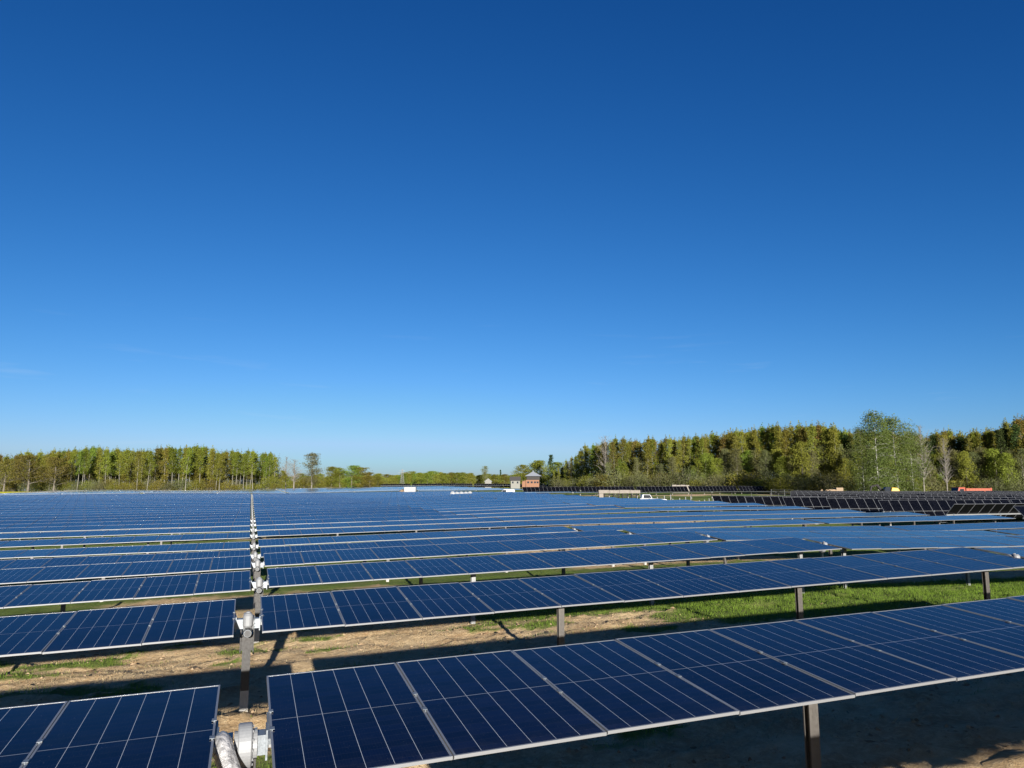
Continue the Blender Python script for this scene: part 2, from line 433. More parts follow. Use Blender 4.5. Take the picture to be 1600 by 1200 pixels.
def grassy(x, y):
    """0 bare soil ... 1 green grass"""
    x, y = np.asarray(x, float), np.asarray(y, float)
    w = (fbm(x * .35, y * .5, 21, 3) - .5)
    right = sstep(x + w * 6, 10.2, 12.2) * sstep(y + w * 3, 16.0, 17.4)
    mid = np.maximum(sstep(x + w * 5, 5, 8), sstep(-x + w * 5, 4, 6)) * sstep(y, 19.5, 21.5)
    far = sstep(y + w * 3, 32, 35.5)
    g = np.maximum(np.maximum(right, mid), far)
    patch = sstep(fbm(x * .5, y * 1.3, 8, 4), .56, .70) * .75
    streak = sstep(fbm(x * .16, y * .9, 33, 3), .5, .62) * .3
    g = np.maximum(g, np.maximum(patch, streak * (y > 11)))
    sand = sstep(fbm(x * .05, y * .09, 41, 3), .60, .68) * sstep(y, 33, 37) * (y < 240)
    sand2 = sstep(x, 17, 19) * sstep(y, 22.5, 23.5) * (1 - sstep(y, 25, 26.5)) * .9
    return np.clip(g * (1 - sand) * (1 - sand2) * sstep(y, 8.8, 10.2), 0, 1)

def axis_grid(dense_a, dense_b, step, lo, hi, grow=1.09):
    a = list(np.arange(dense_a, dense_b + 1e-6, step))
    s, p = step, a[-1]
    while p < hi: s *= grow; p += s; a.append(p)
    s, p = step, a[0]; pre = []
    while p > lo: s *= grow; p -= s; pre.append(p)
    return np.array(pre[::-1] + a)
gx_, gy_ = axis_grid(-9, 27, .16, -2600, 2600, 1.075), axis_grid(7.5, 24, .13, -900, 4200, 1.05)
GX, GY = np.meshgrid(gx_, gy_)
GZ = ground_z(GX, GY)
nx, ny = len(gx_), len(gy_)
idx = np.arange(nx * ny).reshape(ny, nx)
quads = np.stack([idx[:-1, :-1], idx[:-1, 1:], idx[1:, 1:], idx[1:, :-1]], -1).reshape(-1, 4)

def ground_mat():
    m = NT('field_ground')
    co = m.new('ShaderNodeNewGeometry').outputs['Position']
    at = m.new('ShaderNodeAttribute'); at.attribute_name = 'grassy'; g = at.outputs['Fac']
    n1 = m.noise(.7, 6, .65, co); n2 = m.noise(9, 6, .7, co); n3 = m.noise(60, 4, .7, co)
    soil = m.mix(m.ramp(n1, .35, .65), (0.37, 0.238, 0.118), (0.57, 0.42, 0.235))
    soil = m.mix(m.ramp(n2, .45, .7, 0, .65), soil, (0.67, 0.52, 0.32))
    soil = m.mix(m.ramp(n3, .5, .75, 0, .5), soil, (0.20, 0.125, 0.07))
    gr = m.mix(m.ramp(n2, .3, .7), (0.060, 0.100, 0.014), (0.15, 0.19, 0.040))
    gr = m.mix(m.ramp(n1, .5, .75, 0, .5), gr, (0.20, 0.165, 0.075))
    f = m.ramp(m.math('ADD', g, m.math('MULTIPLY', m.math('SUBTRACT', n2, .5), .9)), .3, .75)
    rape = m.new('ShaderNodeAttribute'); rape.attribute_name = 'rape'
    col = m.mix(f, soil, gr)
    col = m.mix(rape.outputs['Fac'], col, (0.55, 0.50, 0.03))
    m.set(**{'Base Color': col, 'Roughness': 0.95, 'Specular IOR Level': 0.1})
    m.bump(m.math('ADD', m.math('MULTIPLY', n2, .7), m.math('MULTIPLY', n3, .35)), 0.9, 0.10)
    return m.mat
rape = sstep(GY, 338, 345) * (1 - sstep(GY, 380, 390)) * (1 - sstep(GX, -28, -8))
ground = obj('ground', np_mesh('ground', np.stack([GX, GY, GZ], -1).reshape(-1, 3), quads, ground_mat(),
                               {'grassy': grassy(GX, GY).ravel(), 'rape': rape.ravel()}, True))
tag(ground, kind='structure')

# ------------------------------------------------------------------ grass, dry straw, clods
def blades(n, box, prob, h, w, lean, mats, seed, grow=False):
    r = np.random.default_rng(seed)
    x = r.uniform(box[0], box[1], n); y = r.uniform(box[2], box[3], n)
    keep = r.uniform(0, 1, n) < prob(x, y); x, y = x[keep], y[keep]; n = len(x)
    z = ground_z(x, y) - .01
    hh = h * r.uniform(.35, 1.3, n) * (.35 + 1.1 * fbm(x * 1.6, y * 2.2, 77, 3)) * (np.clip(.35 + .75 * grassy(x, y), 0, 1) if grow else 1); ww = w * r.uniform(.6, 1.4, n)
    a = r.uniform(0, 2 * np.pi, n); b = r.uniform(0, 2 * np.pi, n); ln = lean * r.uniform(.2, 1.3, n)
    dx, dy = np.cos(a) * ww / 2, np.sin(a) * ww / 2
    v = np.empty((n, 4, 3))
    mx, my = np.cos(b) * ln * hh, np.sin(b) * ln * hh
    v[:, 0] = np.stack([x - dx, y - dy, z], 1); v[:, 1] = np.stack([x + dx, y + dy, z], 1)
    v[:, 2] = np.stack([x + mx + dx * .3, y + my + dy * .3, z + hh], 1); v[:, 3] = np.stack([x + mx - dx * .3, y + my - dy * .3, z + hh], 1)
    return v.reshape(-1, 3), np.arange(4 * n).reshape(n, 4), np.repeat(r.uniform(0, 1, n), 4)
M['grass'] = leaf_mat('grass_blades', (0.060, 0.115, 0.012), (0.205, 0.295, 0.045), 0)
M['straw'] = leaf_mat('dry_straw', (0.26, 0.19, 0.10), (0.56, 0.45, 0.27), 0)
v, q, t = blades(330000, (-12, 34, 9, 31), lambda x, y: np.clip(grassy(x, y) ** 1.5, 0, 1) * np.where(y < 26, 1, .4), .115, .009, .6, None, 1, True)
tag(obj('grass', np_mesh('grass', v, q, M['grass'], {'tone': t})), 'short spring grass growing in patches between the tracker rows', 'grass', kind='stuff')
v, q, t = blades(60000, (-12, 24, 8.5, 24), lambda x, y: np.clip(1.1 - grassy(x, y), 0, 1) * np.clip(fbm(x * 1.2, y * 1.7, 55, 3) * 2.2 - .7, 0, 1), .045, .02, 1.6, None, 2)
tag(obj('straw_litter', np_mesh('straw_litter', v, q, M['straw'], {'tone': t})), 'dry straw and chaff scattered over the bare brown soil', 'straw', kind='stuff')

# clods, stones and wood chips on the bare soil
def clods(n, box, seed):
    r = np.random.default_rng(seed)
    x = r.uniform(box[0], box[1], n); y = r.uniform(box[2], box[3], n)
    keep = r.uniform(0, 1, n) < np.clip(1.05 - grassy(x, y), 0, 1) * np.clip(fbm(x * .9, y * 1.3, 91, 3) * 2.6 - .8, .03, 1); x, y = x[keep], y[keep]; n = len(x)
    z = ground_z(x, y); s = .008 + .035 * r.uniform(0, 1, n) ** 4
    octa = np.array([(1, 0, 0), (0, 1, 0), (-1, 0, 0), (0, -1, 0), (0, 0, .75), (0, 0, -.4)], float)
    sc = r.uniform(.6, 1.5, (n, 6, 1)) * s[:, None, None]
    a = r.uniform(0, 6.28, n); c_, s_ = np.cos(a), np.sin(a); st = r.uniform(.8, 2.2, n)
    o = octa[None] * sc
    ox = o[:, :, 0] * st[:, None]; oy = o[:, :, 1]
    v = np.stack([x[:, None] + ox * c_[:, None] - oy * s_[:, None], y[:, None] + ox * s_[:, None] + oy * c_[:, None], z[:, None] + o[:, :, 2]], -1)
    tri = np.array([(0, 1, 4), (1, 2, 4), (2, 3, 4), (3, 0, 4), (1, 0, 5), (2, 1, 5), (3, 2, 5), (0, 3, 5)])
    f = (np.arange(n) * 6)[:, None, None] + tri[None]
    return v.reshape(-1, 3), f.reshape(-1, 3), np.repeat(r.uniform(0, 1, n), 6)
M['clod'] = leaf_mat('soil_clods', (0.20, 0.125, 0.07), (0.52, 0.40, 0.26), 0)
v, q, t = clods(22000, (-11, 20, 7.2, 23), 4)
tag(obj('soil_clods', np_mesh('soil_clods', v, q, M['clod'], {'tone': t})), 'clods, pebbles and chips lying on the bare brown soil', 'gravel', kind='stuff')

# ------------------------------------------------------------------ solar trackers
W2 = (P - .011) / 2
def module_faces(mb, x0, u0, mats=(0, 1, 2)):
    g, fr, bk = mats; r = .017
    a, b, h = x0 - W2, x0 + W2, L / 2
    if g is not None:
        mb.face([(a + r, -h + r, -.003), (b - r, -h + r, -.003), (b - r, h - r, -.003), (a + r, h - r, -.003)], g,
                [(u0 + .012, .006), (u0 + .988, .006), (u0 + .988, .994), (u0 + .012, .994)])
        mb.face([(a + r, h - r, -.010), (b - r, h - r, -.010), (b - r, -h + r, -.010), (a + r, -h + r, -.010)], bk)
    if fr is not None:
        mb.box(a, b, -h, -h + r, -.027, 0, fr); mb.box(a, b, h - r, h, -.027, 0, fr)
        mb.box(a, a + r, -h + r, h - r, -.036, 0, fr); mb.box(b - r, b, -h + r, h - r, -.036, 0, fr)
def _mod(g, f):
    mb = MB(); module_faces(mb, 0, 0, (0 if g else None, (1 if g else 0) if f else None, 2 if f else 1)); return mb
ME = {}
ME['laminate'] = _mod(True, False).mesh('laminate', [M['glass'], M['back']], uv=True)
ME['frame'] = _mod(False, True).mesh('panel_frame', [M['alu']])
ME['module'] = _mod(True, True).mesh('solar_panel', [M['glass'], M['alu'], M['back']], uv=True)
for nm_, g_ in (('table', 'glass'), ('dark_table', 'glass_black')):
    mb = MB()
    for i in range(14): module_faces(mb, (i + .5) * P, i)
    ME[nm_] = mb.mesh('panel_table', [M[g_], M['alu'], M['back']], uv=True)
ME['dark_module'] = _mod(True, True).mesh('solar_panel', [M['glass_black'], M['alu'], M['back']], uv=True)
# mounting rail under a module joint, with its two clamps
mb = MB()
mb.box(-.032, .032, -.30, .30, -.085, -.038, 0)
for y in (-.20, .20): mb.box(-.004, .004, y - .035, y + .035, -.037, .004, 0); mb.box(-.02, .02, y - .03, y + .03, .0045, .008, 0)
ME['rail'] = mb.mesh('mounting_rail', M['zinc'])
mb = MB(); mb.box(-.5, .5, -.06, .06, -.205, -.09)
ME['tube'] = mb.mesh('torque_tube', M['galv'])
# sigma-shaped post of height one, its top at zero
prof = [(-.062, -.05), (.062, -.05), (.062, -.03), (.02, -.03), (.01, 0), (.02, .03), (.062, .03), (.062, .05), (-.062, .05), (-.062, .035), (-.055, .035),
        (-.055, .045), (-.02, .043), (-.035, 0), (-.02, -.043), (-.055, -.045), (-.055, -.035), (-.062, -.035)]
mb = MB(); mb.prism(prof, -.62, 0, 'z', 0); mb.prism(prof, -1, -.62, 'z', 1); ME['post'] = mb.mesh('support_post', [M['post'], M['post_lit_foot']])  # dark top and pale foot imitate shade and sun on the post
mb = MB(); mb.prism(prof, -1, 0, 'z'); ME['post_lit'] = mb.mesh('support_post', M['galv'])  # paler galvanised copy for the third row, imitating posts in sun
mb = MB(); mb.box(-.07, .07, -.055, .055, -.55, 0, 0); mb.box(-.07, .07, -.055, .055, -1, -.55, 1); M['post_dark'] = worn('shaded_drive_post', (0.017, 0.0145, 0.0125), 0.6, 0.1, .4, 4)  # drive post: shade painted into the upper part, sunlight into the foot
ME['drive_post'] = mb.mesh('drive_post', [M['post_dark'], M['post_lit_foot']])
# bearing on top of a post
mb = MB(); mb.box(-.05, .05, -.10, .10, -.33, -.22); mb.box(-.045, .045, -.10, -.068, -.2195, -.07); mb.box(-.045, .045, .068, .10, -.2195, -.07); mb.box(-.045, .045, -.10, .10, -.0695, -.052)
ME['bearing'] = mb.mesh('bearing', M['zinc'])
# slew drive
mb = MB()
mb.tube([(-.075, 0, -.15), (-.06, 0, -.15), (.045, 0, -.15), (.06, 0, -.15)], [.165, .178, .178, .165], 32)
mb.tube([(.0605, 0, -.15), (.10, 0, -.15)], [.13, .13], 24)
mb.tube([(0, -.17, .04), (0, -.17, .0), (0, -.17, -.16), (0, -.17, -.20)], [.05, .085, .085, .06], 18)
mb.box(-.06, .06, -.18, -.02, -.22, -.06)
mb.tube([(0, -.12, .03), (0, -.12, .06)], [.05, .03], 14)
ME['drive'] = mb.mesh('drive_housing', M['white'])
mb = MB()
mb.tube([(-.055, 0, -.17), (-.045, 0, -.17), (.05, 0, -.17), (.06, 0, -.17)], [.172, .182, .182, .172], 40)
mb.tube([(.0595, 0, -.17), (.10, 0, -.17)], [.13, .13], 28); mb.tube([(-.0545, 0, -.17), (-.085, 0, -.17)], [.12, .12], 28)
for k in range(12):
    a = 2 * math.pi * k / 12
    mb.tube([(.0595, math.cos(a) * .152, -.17 + math.sin(a) * .152), (.072, math.cos(a) * .152, -.17 + math.sin(a) * .152)], .011, 6)
ME['drive_front'] = mb.mesh('drive_housing', M['white'])
mb = MB()
for k in range(10):
    a = 2 * math.pi * k / 10
    mb.tube([(.0995, math.cos(a) * .105, -.15 + math.sin(a) * .105), (.118, math.cos(a) * .105, -.15 + math.sin(a) * .105)], .012, 6)
mb.box(.099, .19, -.085, .085, -.235, -.075); mb.box(.189, .205, -.12, .12, -.27, -.03)
ME['flange'] = mb.mesh('coupling_flange', M['zinc'])
mb = MB(); mb.box(-.19, -.0755, -.085, .085, -.235, -.075); mb.box(-.204, -.189, -.12, .12, -.27, -.03)
ME['flange2'] = mb.mesh('coupling_flange', M['zinc'])
mb = MB()
mb.tube([(0, -.16, -.26), (0, -.18, -.26), (0, -.40, -.26), (0, -.41, -.26)], [.05, .072, .072, .06], 20)
ME['motor'] = mb.mesh('motor', M['black'])
mb = MB()
mb.tube([(0, -.409, -.26), (0, -.418, -.26)], [.062, .062], 20); ME['motor_cap'] = mb.mesh('motor_cap', M['zinc'])
mb = MB(); mb.tube([(0, -.417, -.26), (0, -.4225, -.26)], [.057, .057], 20); ME['motor_fan'] = mb.mesh('fan_cover', M['black'])
mb = MB()
mb.box(-.115, -.098, -.14, .14, -.62, -.24); mb.box(.098, .115, -.14, .14, -.62, -.24); mb.box(-.097, .097, -.15, .15, -.345, -.33)
mb.box(-.097, .097, -.10, -.075, -.60, -.36)
ME['bracket'] = mb.mesh('drive_bracket', M['post_dark'])

def half_frame(x0, z0, slope, tilt):
    cs, ss = math.cos(slope), math.sin(slope)
    e1 = Vector((cs, 0, ss)); up = Vector((-ss, 0, cs))
    e2 = Vector((0, 1, 0)) * math.cos(tilt) + up * math.sin(tilt); e3 = e1.cross(e2)
    Mx = Matrix(((e1.x, e2.x, e3.x, x0), (e1.y, e2.y, e3.y, 0), (e1.z, e2.z, e3.z, z0), (0, 0, 0, 1)))
    return Mx

fit_rng = random.Random(31)
def tracker(n, y, x_mid, sides, tilt, label, group=None, lod=1, k=14, drive=True, posts=True, gap=GAP, tilt_left=None, dark=False):
    """one tracker row: its Empty stands on the ground below the drive at x_mid; sides holds +1 and/or -1"""
    zmid = axz(x_mid, y)
    gzm = zmid - POST_H
    t = thing('solar_tracker', label, 'solar tracker', (x_mid, y, gzm), 0, group)
    for s in sides:
        xa = x_mid + s * gap / 2; xb = xa + s * k * P
        # straight table through three terrain samples
        xs = np.linspace(xa, xb, 5); zs = axis_z(xs, np.full(5, y)); sl, c0 = np.polyfit(xs, zs, 1)
        x_left = min(xa, xb); zl = c0 + sl * x_left
        slope = math.atan(sl)
        F = half_frame(x_left - x_mid, zl - gzm, slope, (tilt_left if (s < 0 and tilt_left) else tilt))
        if lod == 2:
            obj('panel_table', ME['dark_table' if dark else 'table'], t, M=F)
        else:
            for i in range(k):
                Mi = F @ Matrix.Translation(((i + .5) * P, fit_rng.uniform(-.004, .004), fit_rng.uniform(-.003, .003))) @ Matrix.Rotation(R(fit_rng.gauss(0, .16)), 4, 'X') @ Matrix.Rotation(R(fit_rng.gauss(0, .10)), 4, 'Y')
                if lod == 0:
                    p = obj('solar_panel', ME['laminate'], t, M=Mi); obj('panel_frame', ME['frame'], p)
                else:
                    obj('solar_panel', ME['dark_module' if dark else 'module'], t, M=Mi)
        if lod <= 0:
            for i in range(k + 1):
                obj('mounting_rail', ME['rail'], t, M=F @ Matrix.Translation((i * P + (.02 if i == 0 else -.02 if i == k else 0), 0, 0)))
        ext0, ext1 = (gap / 2 - .19 if drive else gap / 2), .12
        a, b = (-ext0, k * P + ext1) if s > 0 else (-ext1, k * P + ext0)
        obj('torque_tube', ME['tube'], t, M=half_frame(x_left - x_mid, zl - gzm, slope, R(0.01)) @ Matrix.Translation(((a + b) / 2, 0, 0)) @ Matrix.Diagonal((b - a, 1, 1, 1)))
        if posts:
            for d in ((6, 12, 18) if k == 14 else (4.5, 9.0)):
                px = x_mid + s * d
                pz = c0 + sl * px - .33
                h = pz - gz(px, y) + .35
                obj('support_post', ME['post' if n != 3 else 'post_lit'], t, M=Matrix.Translation((px - x_mid, 0, pz - gzm)) @ Matrix.Diagonal((1, 1, h, 1)))
                if lod < 2: obj('bearing', ME['bearing'], t, M=Matrix.Translation((px - x_mid, 0, c0 + sl * px - gzm)))
    za = POST_H
    if drive:
        obj('drive_housing', ME['drive_front' if n == 1 else 'drive'], t, (0.02 if n == 1 else 0, 0, za))
        if lod < 2:
            obj('coupling_flange', ME['flange'], t, (0, 0, za)); obj('coupling_flange', ME['flange2'], t, (0, 0, za)); obj('drive_bracket', ME['bracket'], t, (0, 0, za))
            if n != 1:
                m = obj('motor', ME['motor'], t, (0, 0, za)); obj('motor_cap', ME['motor_cap'], m); obj('fan_cover', ME['motor_fan'], m)
    if posts:
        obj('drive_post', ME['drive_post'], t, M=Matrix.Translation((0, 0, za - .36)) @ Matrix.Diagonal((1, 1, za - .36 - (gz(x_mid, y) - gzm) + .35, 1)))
    return t

ORD = ['', 'first', 'second', 'third', 'fourth', 'fifth', 'sixth', 'seventh', 'eighth', 'ninth', 'tenth', 'eleventh', 'twelfth']
TILT = {0: 4.6, 1: 4.6, 2: 6.0, 3: 5.5, 4: 5.5, 5: 5.6, 6: 4.8, 7: 5.0, 8: 5.2}
END_A = GAP / 2 + 14 * P
N_MAIN = 29
trk_rng = random.Random(5)
for n in range(0, N_MAIN + 1):
    y = row_y(n)
    tl = R(TILT.get(n, 6.0 + trk_rng.uniform(-.4, .4)))
    g = gap_x(n)
    lod = 0 if 1 <= n <= 3 else 1 if n <= 10 else 2
    gp = GAP if n <= 6 else .04; xb = g + END_A + gp + 14 * P + gp / 2
    if n == 0:
        tracker(n, y + .52, 1.0, (1,), tl, 'solar tracker row behind the viewer, its shadow lying under the front row', 'blue solar trackers', 1)
        continue
    if n == 1:
        la = 'blue solar tracker row nearest the viewer, its gap motor wrapped in clear plastic'
    elif n <= 12:
        la = f'{ORD[n]} blue solar tracker row from the front, its white drive in the motor line'
    else:
        la = 'narrow blue tracker row far back in the field, its drive in the motor line'
    t = tracker(n, y, g, (-1, 1), tl, la, 'blue solar trackers of the main field' if n <= 12 else 'far tracker rows on the line of motors', lod,
                tilt_left=R(3.5) if n == 1 else None)
    if n == 1:
        w = MB()
        w.tube([(-.16, .0, -.10), (-.165, -.10, -.055), (-.165, -.19, -.07), (-.12, -.29, -.17), (-.07, -.36, -.28), (-.02, -.42, -.40), (.0, -.46, -.52), (.03, -.50, -.63)],
               [.03, .065, .085, .082, .088, .10, .095, .06], 22, wob=.10, seed=3)
        wr = obj('plastic_wrap', w.mesh('plastic_wrap', M['wrap'], True), t, (0, 0, POST_H))
        sd = wr.modifiers.new('smooth', 'SUBSURF'); sd.levels = sd.render_levels = 2
        wr['label'] = 'clear crumpled plastic wrapped round the motor'
    if n >= 2:
        lb = (f'blue solar tracker past the gap at the right end of the {ORD[n]} row' if n <= 12 else 'narrow blue tracker row at the far end of the field beside the grass')
        tb = tracker(n, y, xb, (-1, 1), R(5.2 + trk_rng.uniform(-.4, .4)), lb, 'blue solar trackers of the main field' if n <= 12 else 'far tracker rows beside the grass', 1 if n <= 6 else 2, drive=False, gap=gp)
        # the drive at its near end
        zz = axz(g + END_A + GAP / 2, y)
        if n <= 6: obj('drive_housing', ME['drive'], tb, (g + END_A + GAP / 2 - xb, 0, zz - (axz(xb, y) - POST_H)))
    if n >= 8:
        xc = g - END_A - 14 * P - .035
        tracker(n, y, xc, (-1, 1), tl, (f'blue solar tracker carrying the {ORD[n]} row on to the left edge' if n <= 12 else 'narrow blue tracker row far back on the left of the field'),
                'blue solar trackers of the main field' if n <= 12 else 'far tracker rows on the left', 2, drive=False, gap=.03)

# the steeply tilted block on the right
for n in range(6, 19):
    y = row_y(n) + .6
    x0 = 60.6 if n <= 12 else .86 * y
    tlt = 45 if n == 6 else -46 if n == 7 else 60
    for j in range(1 if n < 8 else 2):
        xm = x0 + 14 * P + .21 + j * (28 * P + 2.2)
        what = ('dark tilted tracker row cut by the right edge, before the reversed row' if n == 6 else
                'dark tracker row tilted away, its panel backs mirroring the trees' if n == 7 else
                (f'{ORD[n - 7]} dark steep tracker row behind the reversed row' if j == 0 else f'dark steep tracker row right of the {ORD[n - 7]} steep row') if n <= 12 else
                'dark steep tracker row showing only its upper edge near the trees')
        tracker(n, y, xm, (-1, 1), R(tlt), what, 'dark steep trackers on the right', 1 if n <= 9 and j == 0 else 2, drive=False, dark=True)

# far fields behind the crest
far_n = 0
for y in np.arange(226, 352, 10.5):
    for xm in np.arange(-124, 90, 38.6):
        a = math.degrees(math.atan2(xm, y)) - 19.78
        if a < -42 or a > 1 or (y > 330 and xm < 0): continue
        tracker(9, float(y), float(xm), (-1, 1), R(3.4), 'pale tracker row of the far field beyond the crest', 'pale far tracker rows', 2, drive=False, posts=False)
for y in (405, 418, 431):
    for xm in np.arange(72, 230, 38.6):
        tracker(9, float(y), float(xm), (-1, 1), R(1.5 if y < 430 else 58), 'pale tracker row on the slope in front of the houses' if y < 430 else 'dark steep tracker row along the skyline below the distant wood',
                'tracker rows on the far slope' if y < 430 else 'dark tracker rows on the skyline', 2, drive=False, posts=False, dark=y > 430)
for xm in np.arange(72, 150, 38.6):
    tracker(8, 158.0, float(xm), (-1, 1), R(3), 'grey flat tracker row seen edge on above the grass with bare posts', 'flat grey tracker rows beyond the grass', 2, drive=False)
for xm in np.arange(96, 246, 38.6):
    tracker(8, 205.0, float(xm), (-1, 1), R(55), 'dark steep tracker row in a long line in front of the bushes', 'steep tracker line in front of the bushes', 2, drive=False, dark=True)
mb = MB(); mb.prism(prof, -.3, 1.75, 'z'); pm = mb.mesh('steel_post', M['galv'])
for n in range(13, 19):
    for x in np.arange(62.5, 80, 5.8):
        o = obj('steel_post', pm, None, (float(x), row_y(n), gz(x, row_y(n))))
        tag(o, 'bare galvanised post standing in the grass without panels', 'post', 'bare posts in the grass')

# ------------------------------------------------------------------ trees
def leaf_quads(centres, size, r, tones):
    n = len(centres)
    a = r.normal(size=(n, 3)); a /= np.linalg.norm(a, axis=1)[:, None] + 1e-9
    b = r.normal(size=(n, 3)); b -= a * (a * b).sum(1)[:, None]; b /= np.linalg.norm(b, axis=1)[:, None] + 1e-9
    s = size * r.uniform(.55, 1.35, n)[:, None]
    v = np.stack([centres - a * s * .5, centres + b * s * .32, centres + a * s * .5, centres - b * s * .32], 1)
    return v.reshape(-1, 3), np.arange(4 * n).reshape(n, 4), np.repeat(tones, 4)

def make_tree(kind, seed, leaf, bark, H, n_leaf, leaf_size, crown_lo, width, trunk_r, n_br, shape, droop=0.0, stems=1, clump=.09, up=.55):
    """returns (trunk mesh, crown mesh or None); the crown grows round the branch ends"""
    r = np.random.default_rng(seed); rr = random.Random(seed)
    mb = MB(); ends = []
    for s in range(stems):
        ox, oy = (0, 0) if stems == 1 else (rr.uniform(-.14, .14) * width * H * .6, rr.uniform(-.14, .14) * width * H * .6)
        lean = (rr.uniform(-.04, .04), rr.uniform(-.04, .04)) if stems == 1 else (rr.uniform(-.22, .22), rr.uniform(-.22, .22))
        Hs = H * (.97 if s == 0 else rr.uniform(.65, .95))
        pts = []; k = 9
        wx, wy = rr.uniform(0, 6), rr.uniform(0, 6)
        for i in range(k + 1):
            t = i / k
            pts.append((ox + lean[0] * Hs * t + math.sin(t * 5 + wx) * .012 * H * t, oy + lean[1] * Hs * t + math.sin(t * 4 + wy) * .012 * H * t, Hs * t - (.3 if i == 0 else 0)))
        mb.tube(pts, [trunk_r * ((1 - i / k) ** .8 * .95 + .05) * (1.35 if i == 0 else 1) for i in range(k + 1)], 7)
        for j in range(n_br // stems):
            t = crown_lo + (1 - crown_lo) * ((j + rr.random()) / (n_br / stems)) ** 1.05
            t = min(t, .955)
            f = t * k; i = min(int(f), k - 1)
            p = Vector(pts[i]).lerp(Vector(pts[i + 1]), f - i)
            u = (t - crown_lo) / (1 - crown_lo)
            ln = width * H * shape(u) * rr.uniform(.6, 1.12)
            an = rr.uniform(0, 2 * math.pi); rise = up * rr.uniform(.5, 1.4)
            d = Vector((math.cos(an), math.sin(an), rise)).normalized(); ln = min(ln, max(.03 * H, (1.0 - t) * H / max(.25, d.z) * .9))
            q = [p]
            for m_ in range(1, 5):
                tt = m_ / 4
                q.append(p + d * ln * tt + Vector((rr.uniform(-.05, .05) * ln, rr.uniform(-.05, .05) * ln, -droop * ln * tt * tt * 1.1 + rr.uniform(-.04, .04) * ln)))
            br = trunk_r * (1 - t * .75) * .38
            mb.tube(q, [br, br * .8, br * .55, br * .35, br * .15], 4, cap=False)
            for m_ in (2, 3, 4): ends.append((q[m_], ln, m_))
            for m_ in range(3):   # twigs
                e = q[rr.randint(2, 4)]; w = e + Vector((rr.uniform(-1, 1), rr.uniform(-1, 1), rr.uniform(-.4, .9) - droop)) * ln * .28
                mb.tube([e, (e + w) / 2 + Vector((0, 0, .02 * ln)), w], [br * .3, br * .2, br * .1], 3, cap=False); ends.append((w, ln, 4))
    trunk = mb.mesh(kind + '_trunk', M[bark], True)
    if not n_leaf: return trunk, None
    E_ = np.array([tuple(e[0]) for e in ends]); ln = np.array([e[1] for e in ends])
    pick = r.integers(0, len(E_), n_leaf)
    ctone = r.uniform(0, 1, len(E_))
    sd = np.maximum(clump * H * .35, ln[pick] * .20)[:, None]
    c = E_[pick] + r.normal(size=(n_leaf, 3)) * sd * np.array([1, 1, .8])
    if droop:
        hang = np.abs(r.normal(size=n_leaf)) * droop * H * .085
        c[:, 2] -= hang
    if shape is spin:
        k_ = n_leaf // 14; tz = r.uniform(.84, 1.035, k_)
        c[:k_] = np.stack([pts[-1][0] + r.normal(size=k_) * .042 * H * (1.10 - tz) * 4, pts[-1][1] + r.normal(size=k_) * .042 * H * (1.10 - tz) * 4, tz * H], 1)
    top_ = .93 if shape is spin else .99
    ok = (c[:, 2] > .02 * H) & (c[:, 2] < H * (top_ + (1.06 - top_) * np.exp(-np.hypot(c[:, 0] - pts[-1][0], c[:, 1] - pts[-1][1]) / (.022 * H))))
    c, pick = c[ok], pick[ok]
    v, q, t = leaf_quads(c, leaf_size, r, np.clip(ctone[pick] * .7 + r.uniform(0, .3, len(c)), 0, 1))
    return trunk, np_mesh(kind + '_crown', v, q, M[leaf], {'tone': t})

def make_bush(seed, leaf, n_leaf, H, W, leaf_size):
    r = np.random.default_rng(seed); rr = random.Random(seed); mb = MB(); tips = []
    for j in range(26):
        a = rr.uniform(0, 2 * math.pi); s = rr.uniform(.1, 1); e = Vector((math.cos(a) * W * .5 * s, math.sin(a) * W * .5 * s, H * (1 - .5 * s * s) * rr.uniform(.75, 1.02)))
        b = Vector((math.cos(a) * .12 * W * s, math.sin(a) * .12 * W * s, -.2))
        mid = b.lerp(e, .5) + Vector((0, 0, .1 * H))
        mb.tube([b, mid, e], [.045, .03, .008], 4, cap=False)
        tips += [tuple(e), tuple(mid.lerp(e, .5)), tuple(mid)]
    T = np.array(tips); k = r.integers(0, len(T), n_leaf); tone = r.uniform(0, 1, len(T))
    c = T[k] + r.normal(size=(n_leaf, 3)) * np.array([W * .10, W * .10, H * .09]); c[:, 2] = np.clip(c[:, 2], .05, H * 1.1)
    low = r.uniform(0, 1, n_leaf) < .25
    a = r.uniform(0, 2 * np.pi, n_leaf); s = np.sqrt(r.uniform(0, 1, n_leaf)) * W * .48
    c[low] = np.stack([np.cos(a) * s, np.sin(a) * s, r.uniform(.05, .5, n_leaf) * H], 1)[low]
    v, q, t = leaf_quads(c, leaf_size, r, np.clip(tone[k] * .7 + r.uniform(0, .3, n_leaf), 0, 1))
    return mb.mesh('bush_stems', M['bark_grey'], True), np_mesh('bush_foliage', v, q, M[leaf], {'tone': t})

